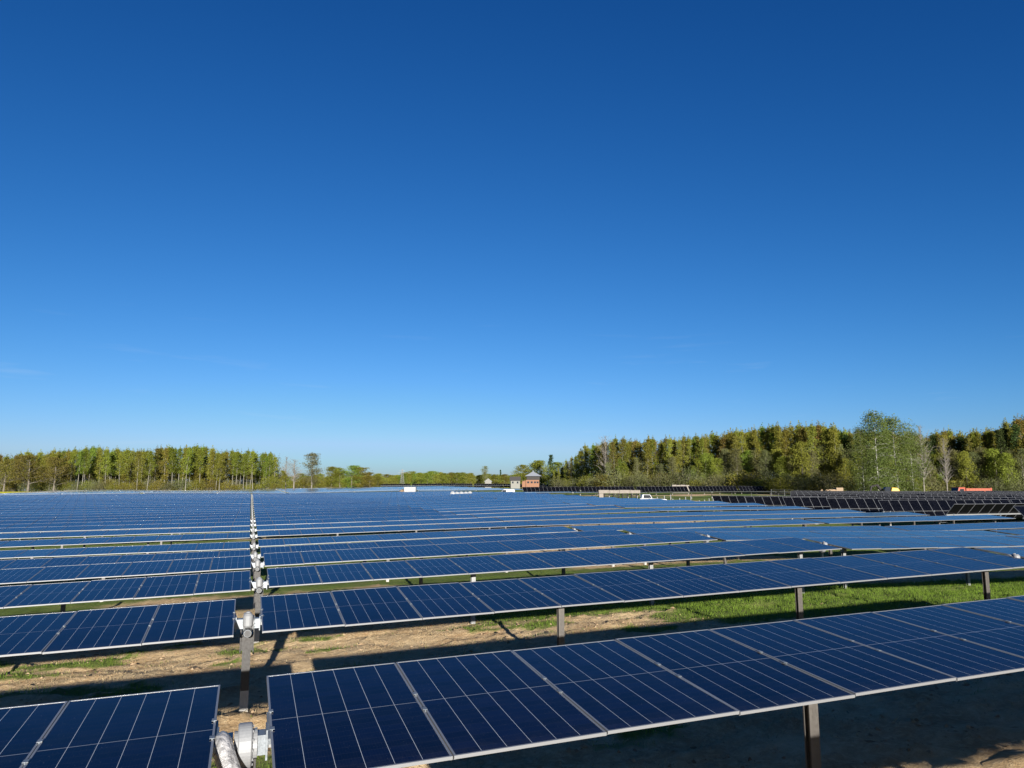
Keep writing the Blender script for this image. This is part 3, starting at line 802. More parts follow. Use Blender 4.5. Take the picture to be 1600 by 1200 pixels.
egg = lambda u: .30 + .70 * math.sin(math.pi * min(1, (u * .85 + .12))) ** .8 if u < .95 else .3
spin = lambda u: (.42 + .58 * min(1, u / .3)) * max(.08, 1 - max(0, u - .3) / .7) ** 1.15
cone = lambda u: max(.06, 1 - u)
dome = lambda u: math.sqrt(max(.05, 1 - (u * .92) ** 2))
top_heavy = lambda u: .45 + .55 * math.sin(math.pi * min(1, u * .8 + .15))
PROTO = {}
def proto(name, n, *a, **k): PROTO[name] = [make_tree(name, 100 * len(PROTO) + i, *a, **k) for i in range(n)]
proto('aspen_green', 4, 'leaf_green', 'bark_pale', 22, 2300, .36, .40, .135, .17, 36, spin, clump=.05, up=1.1)
proto('aspen_olive', 4, 'leaf_olive', 'bark_pale', 22, 2800, .36, .28, .135, .17, 40, spin, clump=.05, up=1.1)
proto('aspen_bronze', 3, 'leaf_brown', 'bark_pale', 22, 2200, .36, .32, .135, .17, 36, spin, clump=.05, up=1.1)
proto('oak', 3, 'leaf_brown', 'bark_dark', 15, 5200, .40, .18, .46, .42, 44, dome, clump=.11, up=.45)
proto('birch', 2, 'leaf_birch', 'bark_white', 24, 13000, .32, .14, .25, .19, 64, egg, droop=.55, clump=.08, up=.75)
proto('spruce', 2, 'leaf_spruce', 'bark_dark', 22, 4200, .40, .08, .20, .22, 90, cone, droop=.25, clump=.05, up=.1)
proto('bare_tree', 3, None, 'bark_grey', 16, 0, .3, .25, .32, .34, 110, dome, up=.8)
proto('willow', 2, 'leaf_willow', 'bark_grey', 16, 4200, .34, .12, .22, .24, 44, egg, clump=.11, up=.8)
proto('small_tree', 3, 'leaf_green', 'bark_dark', 14, 5200, .36, .08, .28, .18, 40, egg, clump=.11, up=.6)
PROTO['small_tree'] += [make_tree('small_tree', 700 + i, 'leaf_olive', 'bark_dark', 14, 5200, .36, .08, .26, .18, 40, egg, clump=.11, up=.7) for i in range(3)]
BUSH = {'willow': [make_bush(900 + i, 'leaf_willow', 2600, 5.0, 7.5, .26) for i in range(3)],
        'olive': [make_bush(950 + i, 'leaf_olive', 2600, 4.6, 7.0, .26) for i in range(3)]}
HREF = {'aspen_green': 22, 'aspen_olive': 22, 'aspen_bronze': 22, 'oak': 15, 'birch': 24, 'spruce': 22, 'bare_tree': 16, 'willow': 16, 'small_tree': 14}
tr_rng = random.Random(77)

def tree(kind, px, dist, top_px, label, group=None, wide=1.0, name=None, cat='tree', v=None):
    """a tree standing in the direction of px, dist metres away along the view axis, as tall as top_px asks for"""
    r0 = ray(px, 765); r0 = r0 / (r0[0] * math.sin(YAW) + r0[1] * math.cos(YAW)) * dist
    x, y = r0[0], r0[1]; z = gz(x, y)
    rt = ray(px, top_px); rt = rt * (dist / (rt[0] * math.sin(YAW) + rt[1] * math.cos(YAW)))
    h = rt[2] - z
    tk, cr = PROTO[kind][tr_rng.randrange(len(PROTO[kind])) if v is None else v]
    s = h / HREF[kind]
    nm = name or {'oak': 'oak_tree', 'birch': 'birch_tree', 'spruce': 'spruce_tree', 'willow': 'willow_tree'}.get(kind, kind if kind.endswith('tree') else 'aspen_tree')
    t = thing(nm, label, cat, (x, y, z), tr_rng.uniform(0, 6.28), group)
    Mx = Matrix.Diagonal((s * wide, s * wide, s, 1))
    obj('trunk', tk, t, M=Mx)
    if cr: obj('crown', cr, t, M=Mx)
    return t

def bush(kind, px, dist, h, label, group, w=1.0):
    r0 = ray(px, 765); r0 = r0 / (r0[0] * math.sin(YAW) + r0[1] * math.cos(YAW)) * dist
    x, y = r0[0], r0[1]; z = gz(x, y)
    st, fo = BUSH[kind][tr_rng.randrange(3)]
    t = thing('willow_bush' if kind == 'willow' else 'bush', label, 'bush', (x, y, z), tr_rng.uniform(0, 6.28), group)
    s = h / 5
    obj('stems', st, t, M=Matrix.Diagonal((s * w, s * w, s, 1))); obj('foliage', fo, t, M=Matrix.Diagonal((s * w, s * w, s, 1)))

def jit(a): return tr_rng.uniform(-a, a)
# the wood on the left
LX = [0, 60, 110, 150, 190, 230, 265, 300, 340, 380, 420, 436]
LT = [712, 706, 703, 699, 702, 703, 700, 697, 704, 705, 709, 711]
GL = 'slender trees of the wood on the left'
px = -22.0
while px < 434:
    top = float(np.interp(px, LX, LT)) + jit(4.5)
    grn = (105 < px < 195) or (262 < px < 330) or (352 < px < 425)
    k = tr_rng.random()
    kind = ('aspen_green' if k < .8 else 'aspen_olive') if grn else ('aspen_olive' if k < .5 else 'aspen_bronze' if k < .85 else 'aspen_green')
    lb = {'aspen_green': 'slender bright green aspen on a pale bare trunk in the left wood', 'aspen_olive': 'slender olive aspen on a pale trunk in the left wood',
          'aspen_bronze': 'slender bronze leafed aspen in the left wood'}[kind]
    tree(kind, px, 398 + jit(16), top, lb, GL, 1.35)
    px += tr_rng.uniform(4.2, 6.6)
for px in np.arange(-15, 430, 11):
    tree('aspen_olive' if tr_rng.random() < .6 else 'aspen_green', px + jit(3), 440 + jit(12), float(np.interp(px, LX, LT)) + 1 + jit(4), 'slender aspen in the second rank of the left wood', 'back rank of the wood on the left', 1.5)
tree('oak', 44, 372, 711, 'broad bronze oak with spreading limbs at the left end of the wood', wide=1.15, v=0)
tree('oak', 84, 378, 714, 'bronze oak with a dark forked trunk, right of the broad oak', wide=.95, v=1)
tree('oak', 6, 380, 717, 'bronze oak cut by the left edge of the photo', wide=1.0, v=2)
for px in np.arange(-10, 436, 10.5):
    bush('willow' if tr_rng.random() < .35 else 'olive', px + jit(4), 392 + jit(8), tr_rng.uniform(3.5, 8.5), 'low bush at the foot of the left wood', 'bushes under the left wood', 1.0)
tree('bare_tree', 446, 392, 712, 'bare leafless tree at the right end of the left wood', wide=.8)
tree('bare_tree', 459, 380, 716, 'pale bare tree with thick forked limbs beside the grey willow', wide=1.1)
tree('small_tree', 440, 385, 735, 'small green tree below the bare trees', wide=1.0)
tree('willow', 487, 376, 708, 'tall grey green willow standing clear of the wood', wide=1.35, v=0)
for px, top, w, lb in [(517, 729, 1.0, 'round green tree right of the grey willow'), (531, 731, 1.0, 'green tree leaning on the round one right of the willow'), (549, 727, 1.0, 'taller green tree of the second clump right of the willow'),
                       (563, 730, 1.1, 'dark green tree in the middle of the second clump'), (578, 738, 1.0, 'low green tree closing the second clump'), (590, 745, 1.1, 'smallest green tree sloping down from the second clump')]:
    tree('small_tree', px, 385, top, lb, wide=w * 1.75)
for px in np.arange(462, 625, 11):
    bush('olive', px + jit(4), 470, tr_rng.uniform(6, 9), 'low bush between the clumps of trees on the skyline', 'bushes along the skyline', 1.3)

# far trees on the skyline, middle
for px in np.arange(596, 834, 5.4):
    top = float(np.interp(px, [596, 620, 640, 655, 700, 760, 830], [746, 744, 738, 737, 740, 742, 742])) + jit(3)
    tree('small_tree', px + jit(2), 640 + jit(60), top, 'small far tree in the low line of trees on the skyline', 'far trees on the skyline', 1.5)
for px in np.arange(440, 900, 9):
    tree('small_tree', px + jit(4), 1150 + jit(80), 742 + jit(2.5), 'tiny distant tree on the horizon', 'distant trees on the horizon', 1.8)
tree('willow', 758, 620, 728, 'loose olive tree rising over the small gabled house', wide=.9)
tree('spruce', 781.5, 900, 732, 'lone thin spruce spire on the horizon', wide=.8)
# behind the tower house, on to the wood on the right
for kind, px, d, top, lb in [('small_tree', 818, 470, 726, 'round dark tree left of the tower house roof'), ('small_tree', 834, 480, 723, 'green tree right behind the tower house'), ('small_tree', 846, 470, 719, 'green tree behind the right of the tower house'),
                             ('spruce', 861, 440, 707, 'pointed spruce standing right of the tower house'), ('small_tree', 872, 430, 722, 'green tree at the right foot of the pointed spruce'),
                             ('bare_tree', 887, 420, 719, 'greyish bare tree in the dip before the right wood')]:
    tree(kind, px, d, top, lb, wide=1.6 if kind == 'small_tree' else 1.2)
RX = [868, 880, 895, 905, 920, 950, 1000, 1050, 1100, 1150, 1200, 1250, 1300, 1335, 1400, 1450, 1475, 1520, 1560, 1600, 1630]
RT = [733, 727, 716, 706, 698, 687, 688, 685, 681, 674, 669, 665, 664, 672, 674, 680, 672, 676, 671, 656, 652]
def rdist(px): return float(np.interp(px, [890, 950, 1100, 1250, 1400, 1500, 1630], [400, 345, 310, 270, 250, 250, 235]))
GR = 'tall trees at the front of the wood on the right'
px = 866.0
while px < 1632:
    top = float(np.interp(px, RX, RT)) + jit(5.5) - 1
    k = tr_rng.random()
    if px < 1330: kind = 'aspen_olive' if k < .62 else 'aspen_bronze' if k < .78 else 'aspen_green' if k < .95 else 'spruce'
    else: kind = 'aspen_olive' if k < .4 else 'aspen_bronze' if k < .55 else 'aspen_green' if k < .75 else 'spruce'
    lb = {'aspen_green': 'tall green aspen in the front rank of the right wood', 'aspen_olive': 'tall olive leafed aspen in the front rank of the right wood', 'aspen_bronze': 'tall bronze leafed aspen in the front rank of the right wood',
          'spruce': 'dark spruce among the olive aspens of the right wood'}[kind]
    tree(kind, px, rdist(px) + jit(10), top + (4 if kind == 'spruce' else 0), lb, GR, 1.1)
    px += tr_rng.uniform(5.0, 8.0)
for px in np.arange(872, 1640, 8.5):
    kind = 'aspen_olive' if tr_rng.random() < .7 else 'aspen_bronze'
    tree(kind, px + jit(3), rdist(px) + 32 + jit(12), float(np.interp(px, RX, RT)) + jit(4), 'tall olive tree in the back rank of the right wood', 'back rank of the wood on the right', 1.35)
for px in np.arange(868, 1640, 12):
    tree('willow' if tr_rng.random() < .45 else 'small_tree', px + jit(5), rdist(px) - 9 + jit(6), float(np.interp(px, RX, RT)) + 36 + jit(12), 'half height tree filling the edge of the right wood', 'half height trees of the wood on the right', .8)
tree('bare_tree', 947, 338, 678, 'bare leafless crown rising above the left end of the right wood', wide=.7)
tree('birch', 1372, 196, 636, 'tallest birch with a white trunk and hanging green twigs', wide=1.0, v=0)
tree('birch', 1403, 200, 645, 'full green birch right behind the tallest birch', wide=1.1, v=1)
tree('birch', 1350, 198, 662, 'thin birch with pale limbs left of the tallest birch', wide=.75, v=1)
tree('birch', 1428, 205, 668, 'lower green birch at the right of the birch clump', wide=.9, v=0)
tree('bare_tree', 1444, 215, 661, 'thin bare tree rising behind the right side of the birches', wide=.5)
tree('bare_tree', 1480, 215, 681, 'grey bare trunked tree right of the birch clump', wide=.45)
px = 872.0
while px < 1640:
    h = float(np.interp(px, [870, 930, 1100, 1200, 1600], [6, 7.5, 8, 7, 6])) * tr_rng.uniform(.65, 1.25)
    k = 'willow' if tr_rng.random() < .6 else 'olive'
    bush(k, px, rdist(px) - (24 if px < 1340 else 13) + jit(9 if px < 1340 else 4), h, 'rounded grey green willow bush along the edge of the right wood' if k == 'willow' else 'rounded olive bush along the edge of the right wood', 'bushes along the edge of the right wood', 1.1)
    px += tr_rng.uniform(7, 13)
# the deeper wood behind the single trees: too many stems to tell apart
def wood_mass(name, label, px0, px1, tops, dist, step, ranks, leaf, n_leaf, seed, lo, rad):
    r = np.random.default_rng(seed); V = []; T = []
    for px in np.arange(px0, px1, step):
        for rk in range(ranks):
            p_ = px + r.uniform(-step, step); d = dist(p_) + r.uniform(4, 34)
            r0 = ray(p_, 765); r0 = r0 / (r0[0] * math.sin(YAW) + r0[1] * math.cos(YAW)) * d
            x, y = r0[0], r0[1]; z = gz(x, y)
            rt = ray(p_, float(np.interp(p_, *tops)) + r.uniform(-4.5, 6)); rt = rt * (d / (rt[0] * math.sin(YAW) + rt[1] * math.cos(YAW)))
            h = rt[2] - z; t = 1 - (1 - lo) * np.sqrt(r.uniform(0, 1, n_leaf)) ** 1.1
            w = rad * (.10 + .9 * np.minimum(1, (1 - t) / .45) ** .8) * r.uniform(.75, 1.25)
            a = r.uniform(0, 6.283, n_leaf); q_ = np.sqrt(r.uniform(0, 1, n_leaf)) * w
            cl = .35 * np.sin(t * 40 + r.uniform(0, 6)) * w
            V.append(np.stack([x + np.cos(a) * q_ + cl * np.cos(a * 2), y + np.sin(a) * q_, z + t * h], 1))
            T.append(np.clip(r.uniform(0, .75) + r.uniform(-.2, .3, n_leaf), 0, 1))
    V = np.concatenate(V); T = np.concatenate(T)
    v, q, t = leaf_quads(V, .46, r, T)
    tag(obj(name, np_mesh(name, v, q, M[leaf], {'tone': t})), label, 'wood', kind='stuff')
wood_mass('right_wood', 'deeper olive wood closing the gaps behind the front trees on the right', 872, 1650, (RX, RT), rdist, 3.2, 2, 'leaf_olive', 420, 5, .12, 2.0)
wood_mass('left_wood', 'deeper green wood closing the gaps behind the front trees on the left', -25, 436, (LX, LT), lambda p: 402.0, 3.0, 2, 'leaf_olive', 300, 6, .30, 2.0)
# dense thicket behind the trunks of both woods, and at their feet
for px in np.arange(-20, 436, 6.5):
    tree('small_tree' if tr_rng.random() < .5 else 'willow', px + jit(3), 418 + jit(14), 737 + jit(7), 'half height tree filling the left wood between its pale trunks', 'half height trees of the wood on the left', 1.25)

# ------------------------------------------------------------------ buildings, vehicles and stores far back
def spot(px, dist):
    r0 = ray(px, 765); r0 = r0 / (r0[0] * math.sin(YAW) + r0[1] * math.cos(YAW)) * dist
    return float(r0[0]), float(r0[1]), gz(r0[0], r0[1])
def z_at(px, py, dist):
    r0 = ray(px, py); return float(r0[2] / (r0[0] * math.sin(YAW) + r0[1] * math.cos(YAW)) * dist)
FACE = -YAW          # rotation that turns a thing's front (-y) to the viewer's side of the field

# tower house with a grey pyramid roof
x, y, z = spot(833, 425)
t = thing('tower_house', 'orange brick tower house with a grey pyramid roof and dark upper gallery', 'house', (x, y, z), FACE)
zt = z_at(833, 757, 425) - z
mb = MB(); mb.box(-4.2, 3.4, -3.5, 3.5, -3, zt + 2.6); obj('wall', mb.mesh('wall', M['brick']), t)
mb = MB(); mb.box(-3.7, 3.7, -3.7, 3.7, zt + 2.6, zt + 4.8); obj('gallery', mb.mesh('gallery', M['timber']), t)
mb = MB()
e, p1 = 4.9, zt + 4.7
for a, b in (((-e, -e), (e, -e)), ((e, -e), (e, e)), ((e, e), (-e, e)), ((-e, e), (-e, -e))):
    mb.face([(a[0], a[1], p1), (b[0], b[1], p1), (b[0] * .08, b[1] * .08, p1 + 2.6), (a[0] * .08, a[1] * .08, p1 + 2.6)])
mb.face([(-e, -e, p1), (-e, e, p1), (e, e, p1), (e, -e, p1)])
mb.face([(-.4, -.4, p1 + 2.6), (.4, -.4, p1 + 2.6), (.4, .4, p1 + 2.6), (-.4, .4, p1 + 2.6)])
rf = obj('roof', mb.mesh('roof', M['slate']), t)
mb = MB(); mb.tube([(0, 0, p1 + 2.5), (0, 0, p1 + 3.0), (0, 0, p1 + 3.5)], [.5, .45, .05], 8); obj('finial', mb.mesh('finial', M['zinc']), rf)
for xx in (-2.9, -.9, 1.0, 2.5):
    mb = MB(); mb.box(xx - .55, xx + .55, -3.56, -3.45, zt + .7, zt + 1.7); obj('window', mb.mesh('window', M['window']), t)
mb = MB(); mb.box(-6.4, -4.2, -2.6, 2.6, -3, zt + 1.7); mb.prism([(-6.6, zt + 1.7), (-4.2, zt + 1.7), (-4.2, zt + 2.3)], -2.8, 2.8, 'y'); obj('porch', mb.mesh('porch', M['brick']), t)
# pale house with a hipped grey roof
x, y, z = spot(805, 430); zt = z_at(805, 757, 430) - z
t = thing('house', 'pale plastered house with a steep grey roof left of the tower house', 'house', (x, y, z), FACE)
mb = MB(); mb.box(-2.6, 2.8, -3, 3, -3, zt + 2.2); obj('wall', mb.mesh('wall', M['plaster']), t)
mb2 = MB(); mb2.prism([(-3.5, zt + 2.15), (3.5, zt + 2.15), (0, zt + 4.6)], -3.2, 3.2, 'x'); obj('roof', mb2.mesh('roof', M['roof_dark']), t)
for xx in (-1.4, 1.4):
    mb = MB(); mb.box(xx - .45, xx + .45, -3.05, -2.95, zt + .6, zt + 1.7); obj('window', mb.mesh('window', M['window']), t)
# small gabled house
x, y, z = spot(763, 560); zt = z_at(763, 756, 560) - z
t = thing('cottage', 'small white gabled cottage under the loose olive tree', 'house', (x, y, z), FACE)
mb = MB(); mb.box(-2.4, 2.4, -3, 3, -3, zt + 1.8); mb.prism([(-2.4, zt + 1.8), (2.4, zt + 1.8), (0, zt + 3.7)], -3, 3, 'y'); obj('wall', mb.mesh('wall', M['plaster']), t)
mb = MB()
for s_ in (-1, 1): mb.prism([(s_ * 2.9, zt + 1.5), (s_ * 2.9, zt + 1.75), (0, zt + 4.05), (0, zt + 3.8)], -3.3, 3.3, 'y')
obj('roof', mb.mesh('roof', M['slate']), t)
# lattice pylon
x, y, z = spot(628, 520)
h = z_at(628, 733, 520) - z
t = thing('power_pylon', 'thin grey lattice pylon standing alone on the skyline', 'pylon', (x, y, z), FACE + .5)
mb = MB(); kk = 9
def leg(i, sx, sy): w = 1.25 * (1 - i / kk) + .18; return (sx * w, sy * w, h * i / kk - (1 if i == 0 else 0))
cs = ((-1, -1), (1, -1), (1, 1), (-1, 1))
for c in cs: mb.tube([leg(i, *c) for i in range(kk + 1)], .09, 4)
for i in range(kk):
    for j in range(4): mb.tube([leg(i, *cs[j]), leg(i + 1, *cs[(j + 1) % 4])], .05, 3); mb.tube([leg(i + 1, *cs[j]), leg(i + 1, *cs[(j + 1) % 4])], .05, 3)
obj('mast', mb.mesh('mast', M['galv']), t)
for zz, w in ((h * .80, 3.2), (h * .92, 2.2)):
    mb = MB(); mb.tube([(-w, 0, zz), (0, 0, zz + .25), (w, 0, zz)], .10, 4); mb.tube([(-w, 0, zz), (0, 0, zz - .25), (w, 0, zz)], .07, 4); obj('crossarm', mb.mesh('crossarm', M['galv']), t)

def wheel_me(r, w):
    a = MB(); a.tube([(0, -w / 2, 0), (0, -w / 2 + .03, 0), (0, w / 2 - .03, 0), (0, w / 2, 0)], [r * .88, r, r, r * .88], 20)
    b = MB(); b.tube([(0, -w / 2 - .012, 0), (0, w / 2 + .012, 0)], r * .58, 14)
    return a.mesh('tyre', M['rubber'], True), b.mesh('rim', M['zinc'])
def wheels(t, xs, yy, r, w):
    tm, rm = wheel_me(r, w)
    for xx in xs:
        for s_ in (-1, 1): o = obj('wheel', tm, t, (xx, s_ * yy, r)); obj('rim', rm, o)
# white pickup
x, y, z = spot(1019, 139)
z_top = z_at(1010, 766, 139)
t = thing('pickup_truck', 'white pickup truck with a dark cab window beside the long crate pile', 'truck', (x, y, z), FACE)
dz = max(0, z_top - 1.95 - z)
t.location.z = z + dz * 0
mb = MB()
mb.prism([(-2.5, .45), (2.55, .45), (2.6, .95), (2.45, 1.12), (.9, 1.22), (-.2, 1.25), (-2.5, 1.25)], -.92, .92, 'y'); obj('body', mb.mesh('body', M['body_white']), t, bevel=.06)
mb = MB(); mb.prism([(-2.2, 1.25), (-.1, 1.25), (-.55, 1.98), (-2.0, 2.0)], -.80, .80, 'y'); cb = obj('cab', mb.mesh('cab', M['body_white']), t, bevel=.06)
mb = MB()
mb.prism([(-.06, 1.30), (-.50, 1.93), (-.47, 1.95), (-.03, 1.32)], -.70, .70, 'y'); obj('windscreen', mb.mesh('windscreen', M['window']), cb)
for s_ in (-1, 1):
    mb = MB(); mb.prism([(-1.85, 1.32), (-.30, 1.32), (-.62, 1.88), (-1.75, 1.9)], s_ * .80, s_ * .815, 'y'); obj('side_window', mb.mesh('side_window', M['window']), cb)
    mb = MB(); mb.box(2.56, 2.62, s_ * .7 - .14, s_ * .7 + .14, .75, .92); obj('headlight', mb.mesh('headlight', M['zinc']), t)
wheels(t, (-1.6, 1.6), .84, .38, .24)
# long pale crate pile on dark trestles
x, y, z = spot(967, 138); H2 = z_at(967, 765.5, 138) - z
t = thing('crate_pile', 'long pale crates lying across dark stacked pallets beside the white pickup', 'crate pile', (x, y, z), FACE)
mb = MB()
for i in range(4):
    a = -3.85 + i * 1.95
    mb.box(a, a + 1.9, -.6, .6, H2 - .62, H2 - .02 - .04 * (i % 2))
    for k2 in range(3): mb.box(a + .2 + k2 * .7, a + .32 + k2 * .7, -.63, .63, H2 - .63, H2 + .005)
obj('crates', mb.mesh('crates', M['crate']), t, bevel=.01)
mb = MB()
for i in range(4):
    for k2 in range(6): mb.box(-2.9 + i * 1.7, -1.7 + i * 1.7, -.5, .5, .05 + k2 * (H2 - .68) / 6, .05 + k2 * (H2 - .68) / 6 + .12)
    for xx in (-2.8, -1.85): mb.box(xx + i * 1.7, xx + i * 1.7 + .1, -.5, .5, 0, H2 - .64)
obj('pallets', mb.mesh('pallets', M['timber']), t)
mb = MB(); mb.box(-3.8, -3.0, -.7, .5, 0, H2 - .65); obj('end_block', mb.mesh('end_block', M['crate']), t, bevel=.02)
# crates beyond the long steep row
x, y, z = spot(1063, 268); hh = z_at(1063, 757.5, 268) - z
t = thing('crate_pile', 'long low pile of pale crates showing above the steep row by the bushes', 'crate pile', (x, y, z), FACE)
for i in range(4):
    mb = MB(); a = -3.1 + i * 1.58; mb.box(a, a + 1.5, -.8, .8, 0, hh - .1 * (i % 2))
    for k2 in range(5): mb.box(a - .01, a + 1.51, -.83, .83, k2 * hh / 5, k2 * hh / 5 + .1)
    obj('crate', mb.mesh('crate', M['crate']), t)
# wrapped white bundles among the rows
x, y, z = spot(724, 168); hh = z_at(724, 769, 168) - z
t = thing('wrapped_pile', 'long low pile of crumpled white wrapped bundles lying among the blue rows', 'wrapped pile', (x, y, z), FACE)
for i in range(5):
    mb = MB(); a = -2.4 + i * .98
    mb.tube([(a, -.6, hh * .5), (a + .02, -.55, hh * .5), (a, .5, hh * .5), (a, .6, hh * .5)], [.1, .62, .60, .1], 12, wob=.12, seed=i)
    o = obj('bundle', mb.mesh('bundle', M['body_white'], True), t); o.scale = (1, 1, 1); o.location.z = hh * .5 - .45 - .08 * (i % 2)
mb = MB(); mb.box(-2.8, 2.3, -.6, .6, .0, hh - 1.0); obj('pallet', mb.mesh('pallet', M['wood']), t)
# white van
x, y, z = spot(792, 206); top = z_at(792, 764, 206)
t = thing('van', 'white rounded van half hidden behind the blue rows', 'van', (x, y, z), FACE + math.pi)
s_ = (top - z) / 2.3
mb = MB(); mb.prism([(-2.3, .4), (2.3, .4), (2.35, 1.0), (1.75, 1.25), (1.1, 2.1), (.8, 2.25), (-1.9, 2.3), (-2.3, 2.1)], -.95, .95, 'y'); obj('body', mb.mesh('body', M['body_white']), t, bevel=.1)
mb = MB(); mb.prism([(1.74, 1.3), (1.13, 2.08), (1.16, 2.1), (1.77, 1.32)], -.8, .8, 'y'); obj('windscreen', mb.mesh('windscreen', M['window']), t)
for q in (-1, 1):
    mb = MB(); mb.prism([(.2, 1.35), (1.5, 1.35), (1.05, 2.0), (.2, 2.0)], q * .95, q * .962, 'y'); obj('side_window', mb.mesh('side_window', M['window']), t)
wheels(t, (-1.4, 1.4), .85, .36, .22)
t.scale = (s_, s_, s_)
# white cabin with a sand heap
x, y, z = spot(641, 214); hh = z_at(641, 761, 214) - z
t = thing('site_cabin', 'white box cabin standing alone where the far rows begin', 'cabin', (x, y, z), FACE)
mb = MB(); mb.box(-1.6, 1.7, -1.2, 1.2, .15, hh - .12); obj('wall', mb.mesh('wall', M['body_white']), t, bevel=.03)
mb = MB(); mb.box(-1.7, 1.8, -1.3, 1.3, hh - .118, hh); obj('roof', mb.mesh('roof', M['body_white']), t)
mb = MB(); mb.box(-.3, .5, -1.23, -1.19, .2, 2.1); obj('door', mb.mesh('door', M['zinc']), t)
x, y, z = spot(629, 213); hh = z_at(629, 764, 213) - z
mb = MB(); mb.tube([(-1.3, 0, 0), (-.9, 0, 0), (0, 0, 0), (.9, 0, 0), (1.2, 0, 0)], [.2, hh * .75, hh, hh * .6, .1], 14, wob=.08)
o = obj('sand_heap', mb.mesh('sand_heap', M['wood'], True), None, (x, y, z)); tag(o, 'small tan sand heap against the left of the white cabin', 'sand heap'); o.rotation_euler.z = FACE
# cable drums and box
def drum(px, dist, ry, lb):
    x, y, z = spot(px, dist); rr_ = (z_at(px, 764.5, dist) - z) / 2
    t = thing('cable_drum', lb, 'cable drum', (x, y, z), FACE + ry, 'wooden cable drums')
    for s_ in (-1, 1):
        mb = MB(); mb.tube([(0, s_ * .55 - .04, rr_), (0, s_ * .55 + .04, rr_)], rr_, 28); obj('flange', mb.mesh('flange', M['wood']), t)
    mb = MB(); mb.tube([(0, -.5, rr_), (0, .5, rr_)], rr_ * .55, 20); obj('core', mb.mesh('core', M['wood']), t)
    mb = MB(); mb.tube([(0, -.6, rr_), (0, -.59, rr_)], rr_ * .12, 12); obj('hub', mb.mesh('hub', M['black']), t)
drum(1288, 172, .9, 'wooden cable drum seen half from the side, left of its twin')
drum(1300, 170, .25, 'wooden cable drum facing the viewer, right of its twin')
x, y, z = spot(1310, 176); hh = z_at(1310, 762, 176) - z
t = thing('wooden_crate', 'pale wooden crate standing right of the two cable drums', 'crate', (x, y, z), FACE)
mb = MB(); mb.box(-.8, .8, -.8, .8, .12, hh)
for k2 in range(6): mb.box(-.83, .83, -.83, .83, .15 + k2 * hh / 6, .15 + k2 * hh / 6 + .12)
obj('box', mb.mesh('box', M['wood']), t)
mb = MB()
for xx in (-.75, -.08, .6): mb.box(xx, xx + .15, -.8, .8, 0, .119)
obj('pallet', mb.mesh('pallet', M['timber']), t)
# yellow excavator
x, y, z = spot(1388, 186); hh = z_at(1390, 761.5, 186) - z
t = thing('excavator', 'yellow excavator with a dark cab parked under the tall birches', 'excavator', (x, y, z), FACE)
k_ = hh / 3.0
for s_ in (-1, 1):
    mb = MB(); mb.prism([(-1.5, .15), (-1.2, 0), (1.2, 0), (1.5, .15), (1.6, .5), (1.3, .85), (-1.3, .85), (-1.6, .5)], s_ * 1.0 - .25, s_ * 1.0 + .25, 'y'); obj('track', mb.mesh('track', M['rubber']), t, bevel=.04)
mb = MB(); mb.box(-.5, .5, -.7, .7, .5, 1.1); mb.prism([(-1.0, 1.1), (1.9, 1.1), (2.0, 1.6), (1.9, 2.5), (1.5, 2.9), (.3, 3.0), (.1, 2.2), (-1.0, 1.9)], -1.1, 1.1, 'y'); obj('body', mb.mesh('body', M['yellow']), t, bevel=.12)
mb = MB(); mb.prism([(-1.2, 1.92), (-.05, 2.2), (.05, 3.1), (-1.0, 3.1), (-1.3, 2.6)], -1.05, -.1, 'y'); obj('cab', mb.mesh('cab', M['window']), t, bevel=.05)
mb = MB(); mb.tube([(-.8, .45, 1.9), (-2.2, .45, 3.5), (-3.4, .45, 3.2)], [.3, .26, .2], 6); mb.tube([(-3.4, .45, 3.25), (-3.9, .45, 1.3)], [.2, .15], 6); obj('arm', mb.mesh('arm', M['timber']), t)
mb = MB(); mb.prism([(-4.3, 1.3), (-3.6, 1.3), (-3.5, .7), (-4.0, .5), (-4.5, .8)], 0, .9, 'y'); obj('bucket', mb.mesh('bucket', M['timber']), t)
t.scale = (k_, k_, k_)
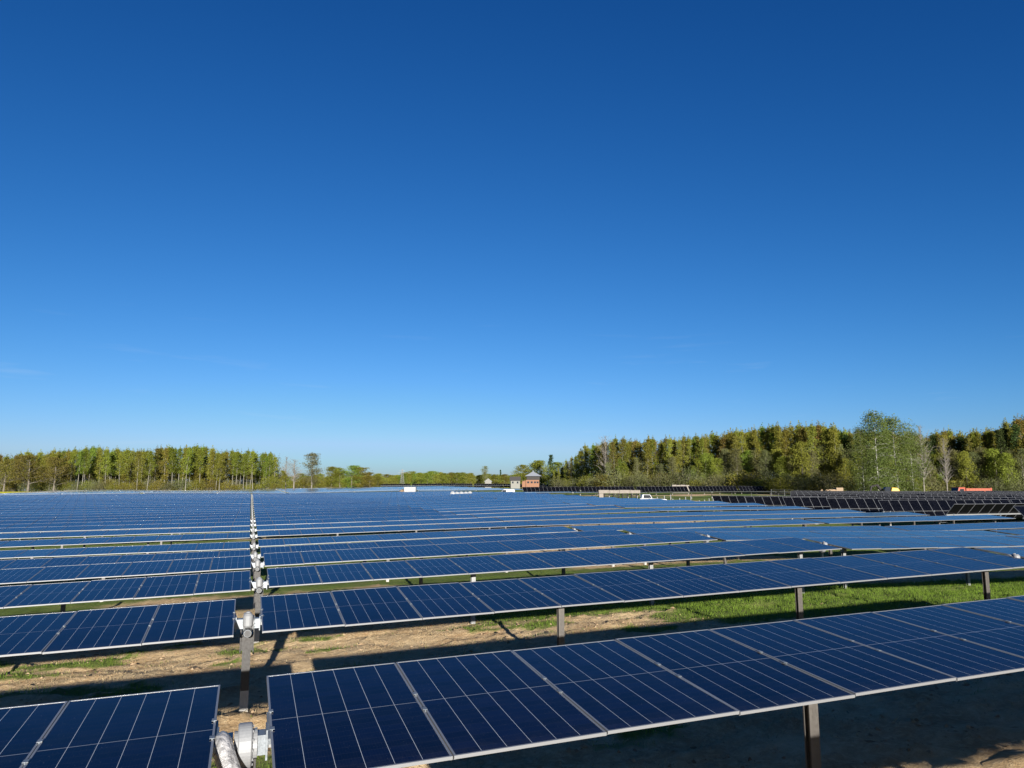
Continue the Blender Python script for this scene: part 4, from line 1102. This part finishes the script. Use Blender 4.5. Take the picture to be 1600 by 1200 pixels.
# orange lorry
x, y, z = spot(1517, 204); hh = z_at(1500, 761.3, 204) - z
t = thing('lorry', 'orange lorry with a long faded red load bed beyond the steep rows', 'lorry', (x, y, z), FACE + .12)
k_ = hh / 2.9
mb = MB(); mb.prism([(-4.3, .6), (-2.3, .6), (-2.3, 2.9), (-3.9, 2.9), (-4.3, 1.7)], -1.2, 1.2, 'y'); cb = obj('cab', mb.mesh('cab', M['orange']), t, bevel=.08)
mb = MB(); mb.prism([(-4.31, 1.78), (-3.97, 2.72), (-3.94, 2.72), (-4.28, 1.76)], -1.0, 1.0, 'y'); obj('windscreen', mb.mesh('windscreen', M['window']), cb)
mb = MB(); mb.prism([(-3.9, 1.75), (-2.7, 1.75), (-2.7, 2.5), (-3.65, 2.5)], -1.215, -1.2, 'y'); obj('side_window', mb.mesh('side_window', M['window']), cb)
mb = MB(); mb.box(-2.15, 4.3, -1.2, 1.2, 1.0, 2.65)
for i in range(9): mb.box(-2.1 + i * .78, -2.0 + i * .78, -1.24, 1.24, 1.0, 2.68)
obj('load_bed', mb.mesh('load_bed', M['tarp']), t, bevel=.02)
mb = MB(); mb.box(3.9, 4.34, -1.26, 1.26, 1.0, 2.74); obj('tailboard', mb.mesh('tailboard', M['orange']), t)
mb = MB(); mb.box(-4.1, 4.2, -.5, .5, .6, .99); obj('chassis', mb.mesh('chassis', M['black']), t)
wheels(t, (-3.3, 2.0, 3.2), 1.0, .5, .35)
t.scale = (k_, k_, k_)
# wire fence along the foot of the right wood
pts = [spot(p_, d_) for p_, d_ in ((1205, 226), (1290, 214), (1370, 206), (1450, 200), (1530, 195), (1620, 190))]
t = thing('wire_fence', 'thin wire fence on grey posts along the foot of the right wood', 'fence', pts[0])
for i in range(len(pts) - 1):
    a, b = Vector(pts[i]), Vector(pts[i + 1]); n_ = max(2, int((b - a).length / 4))
    for k2 in range(n_):
        p = a.lerp(b, k2 / n_); p.z = gz(p.x, p.y)
        mb = MB(); mb.box(-.04, .04, -.04, .04, -.3, 1.9)
        if i == 0 and k2 == 0: fence_post = mb.mesh('post', M['galv'])
        obj('post', fence_post, t, p - Vector(pts[0]))
mb = MB()
for hz in (.3, .7, 1.1, 1.5, 1.85):
    line = []
    for i in range(len(pts) - 1):
        a, b = Vector(pts[i]), Vector(pts[i + 1])
        for k2 in range(12): p = a.lerp(b, k2 / 12); line.append(tuple(Vector((p.x, p.y, gz(p.x, p.y) + hz)) - Vector(pts[0])))
    mb.tube(line, .012, 3)
obj('wires', mb.mesh('wires', M['galv']), t)
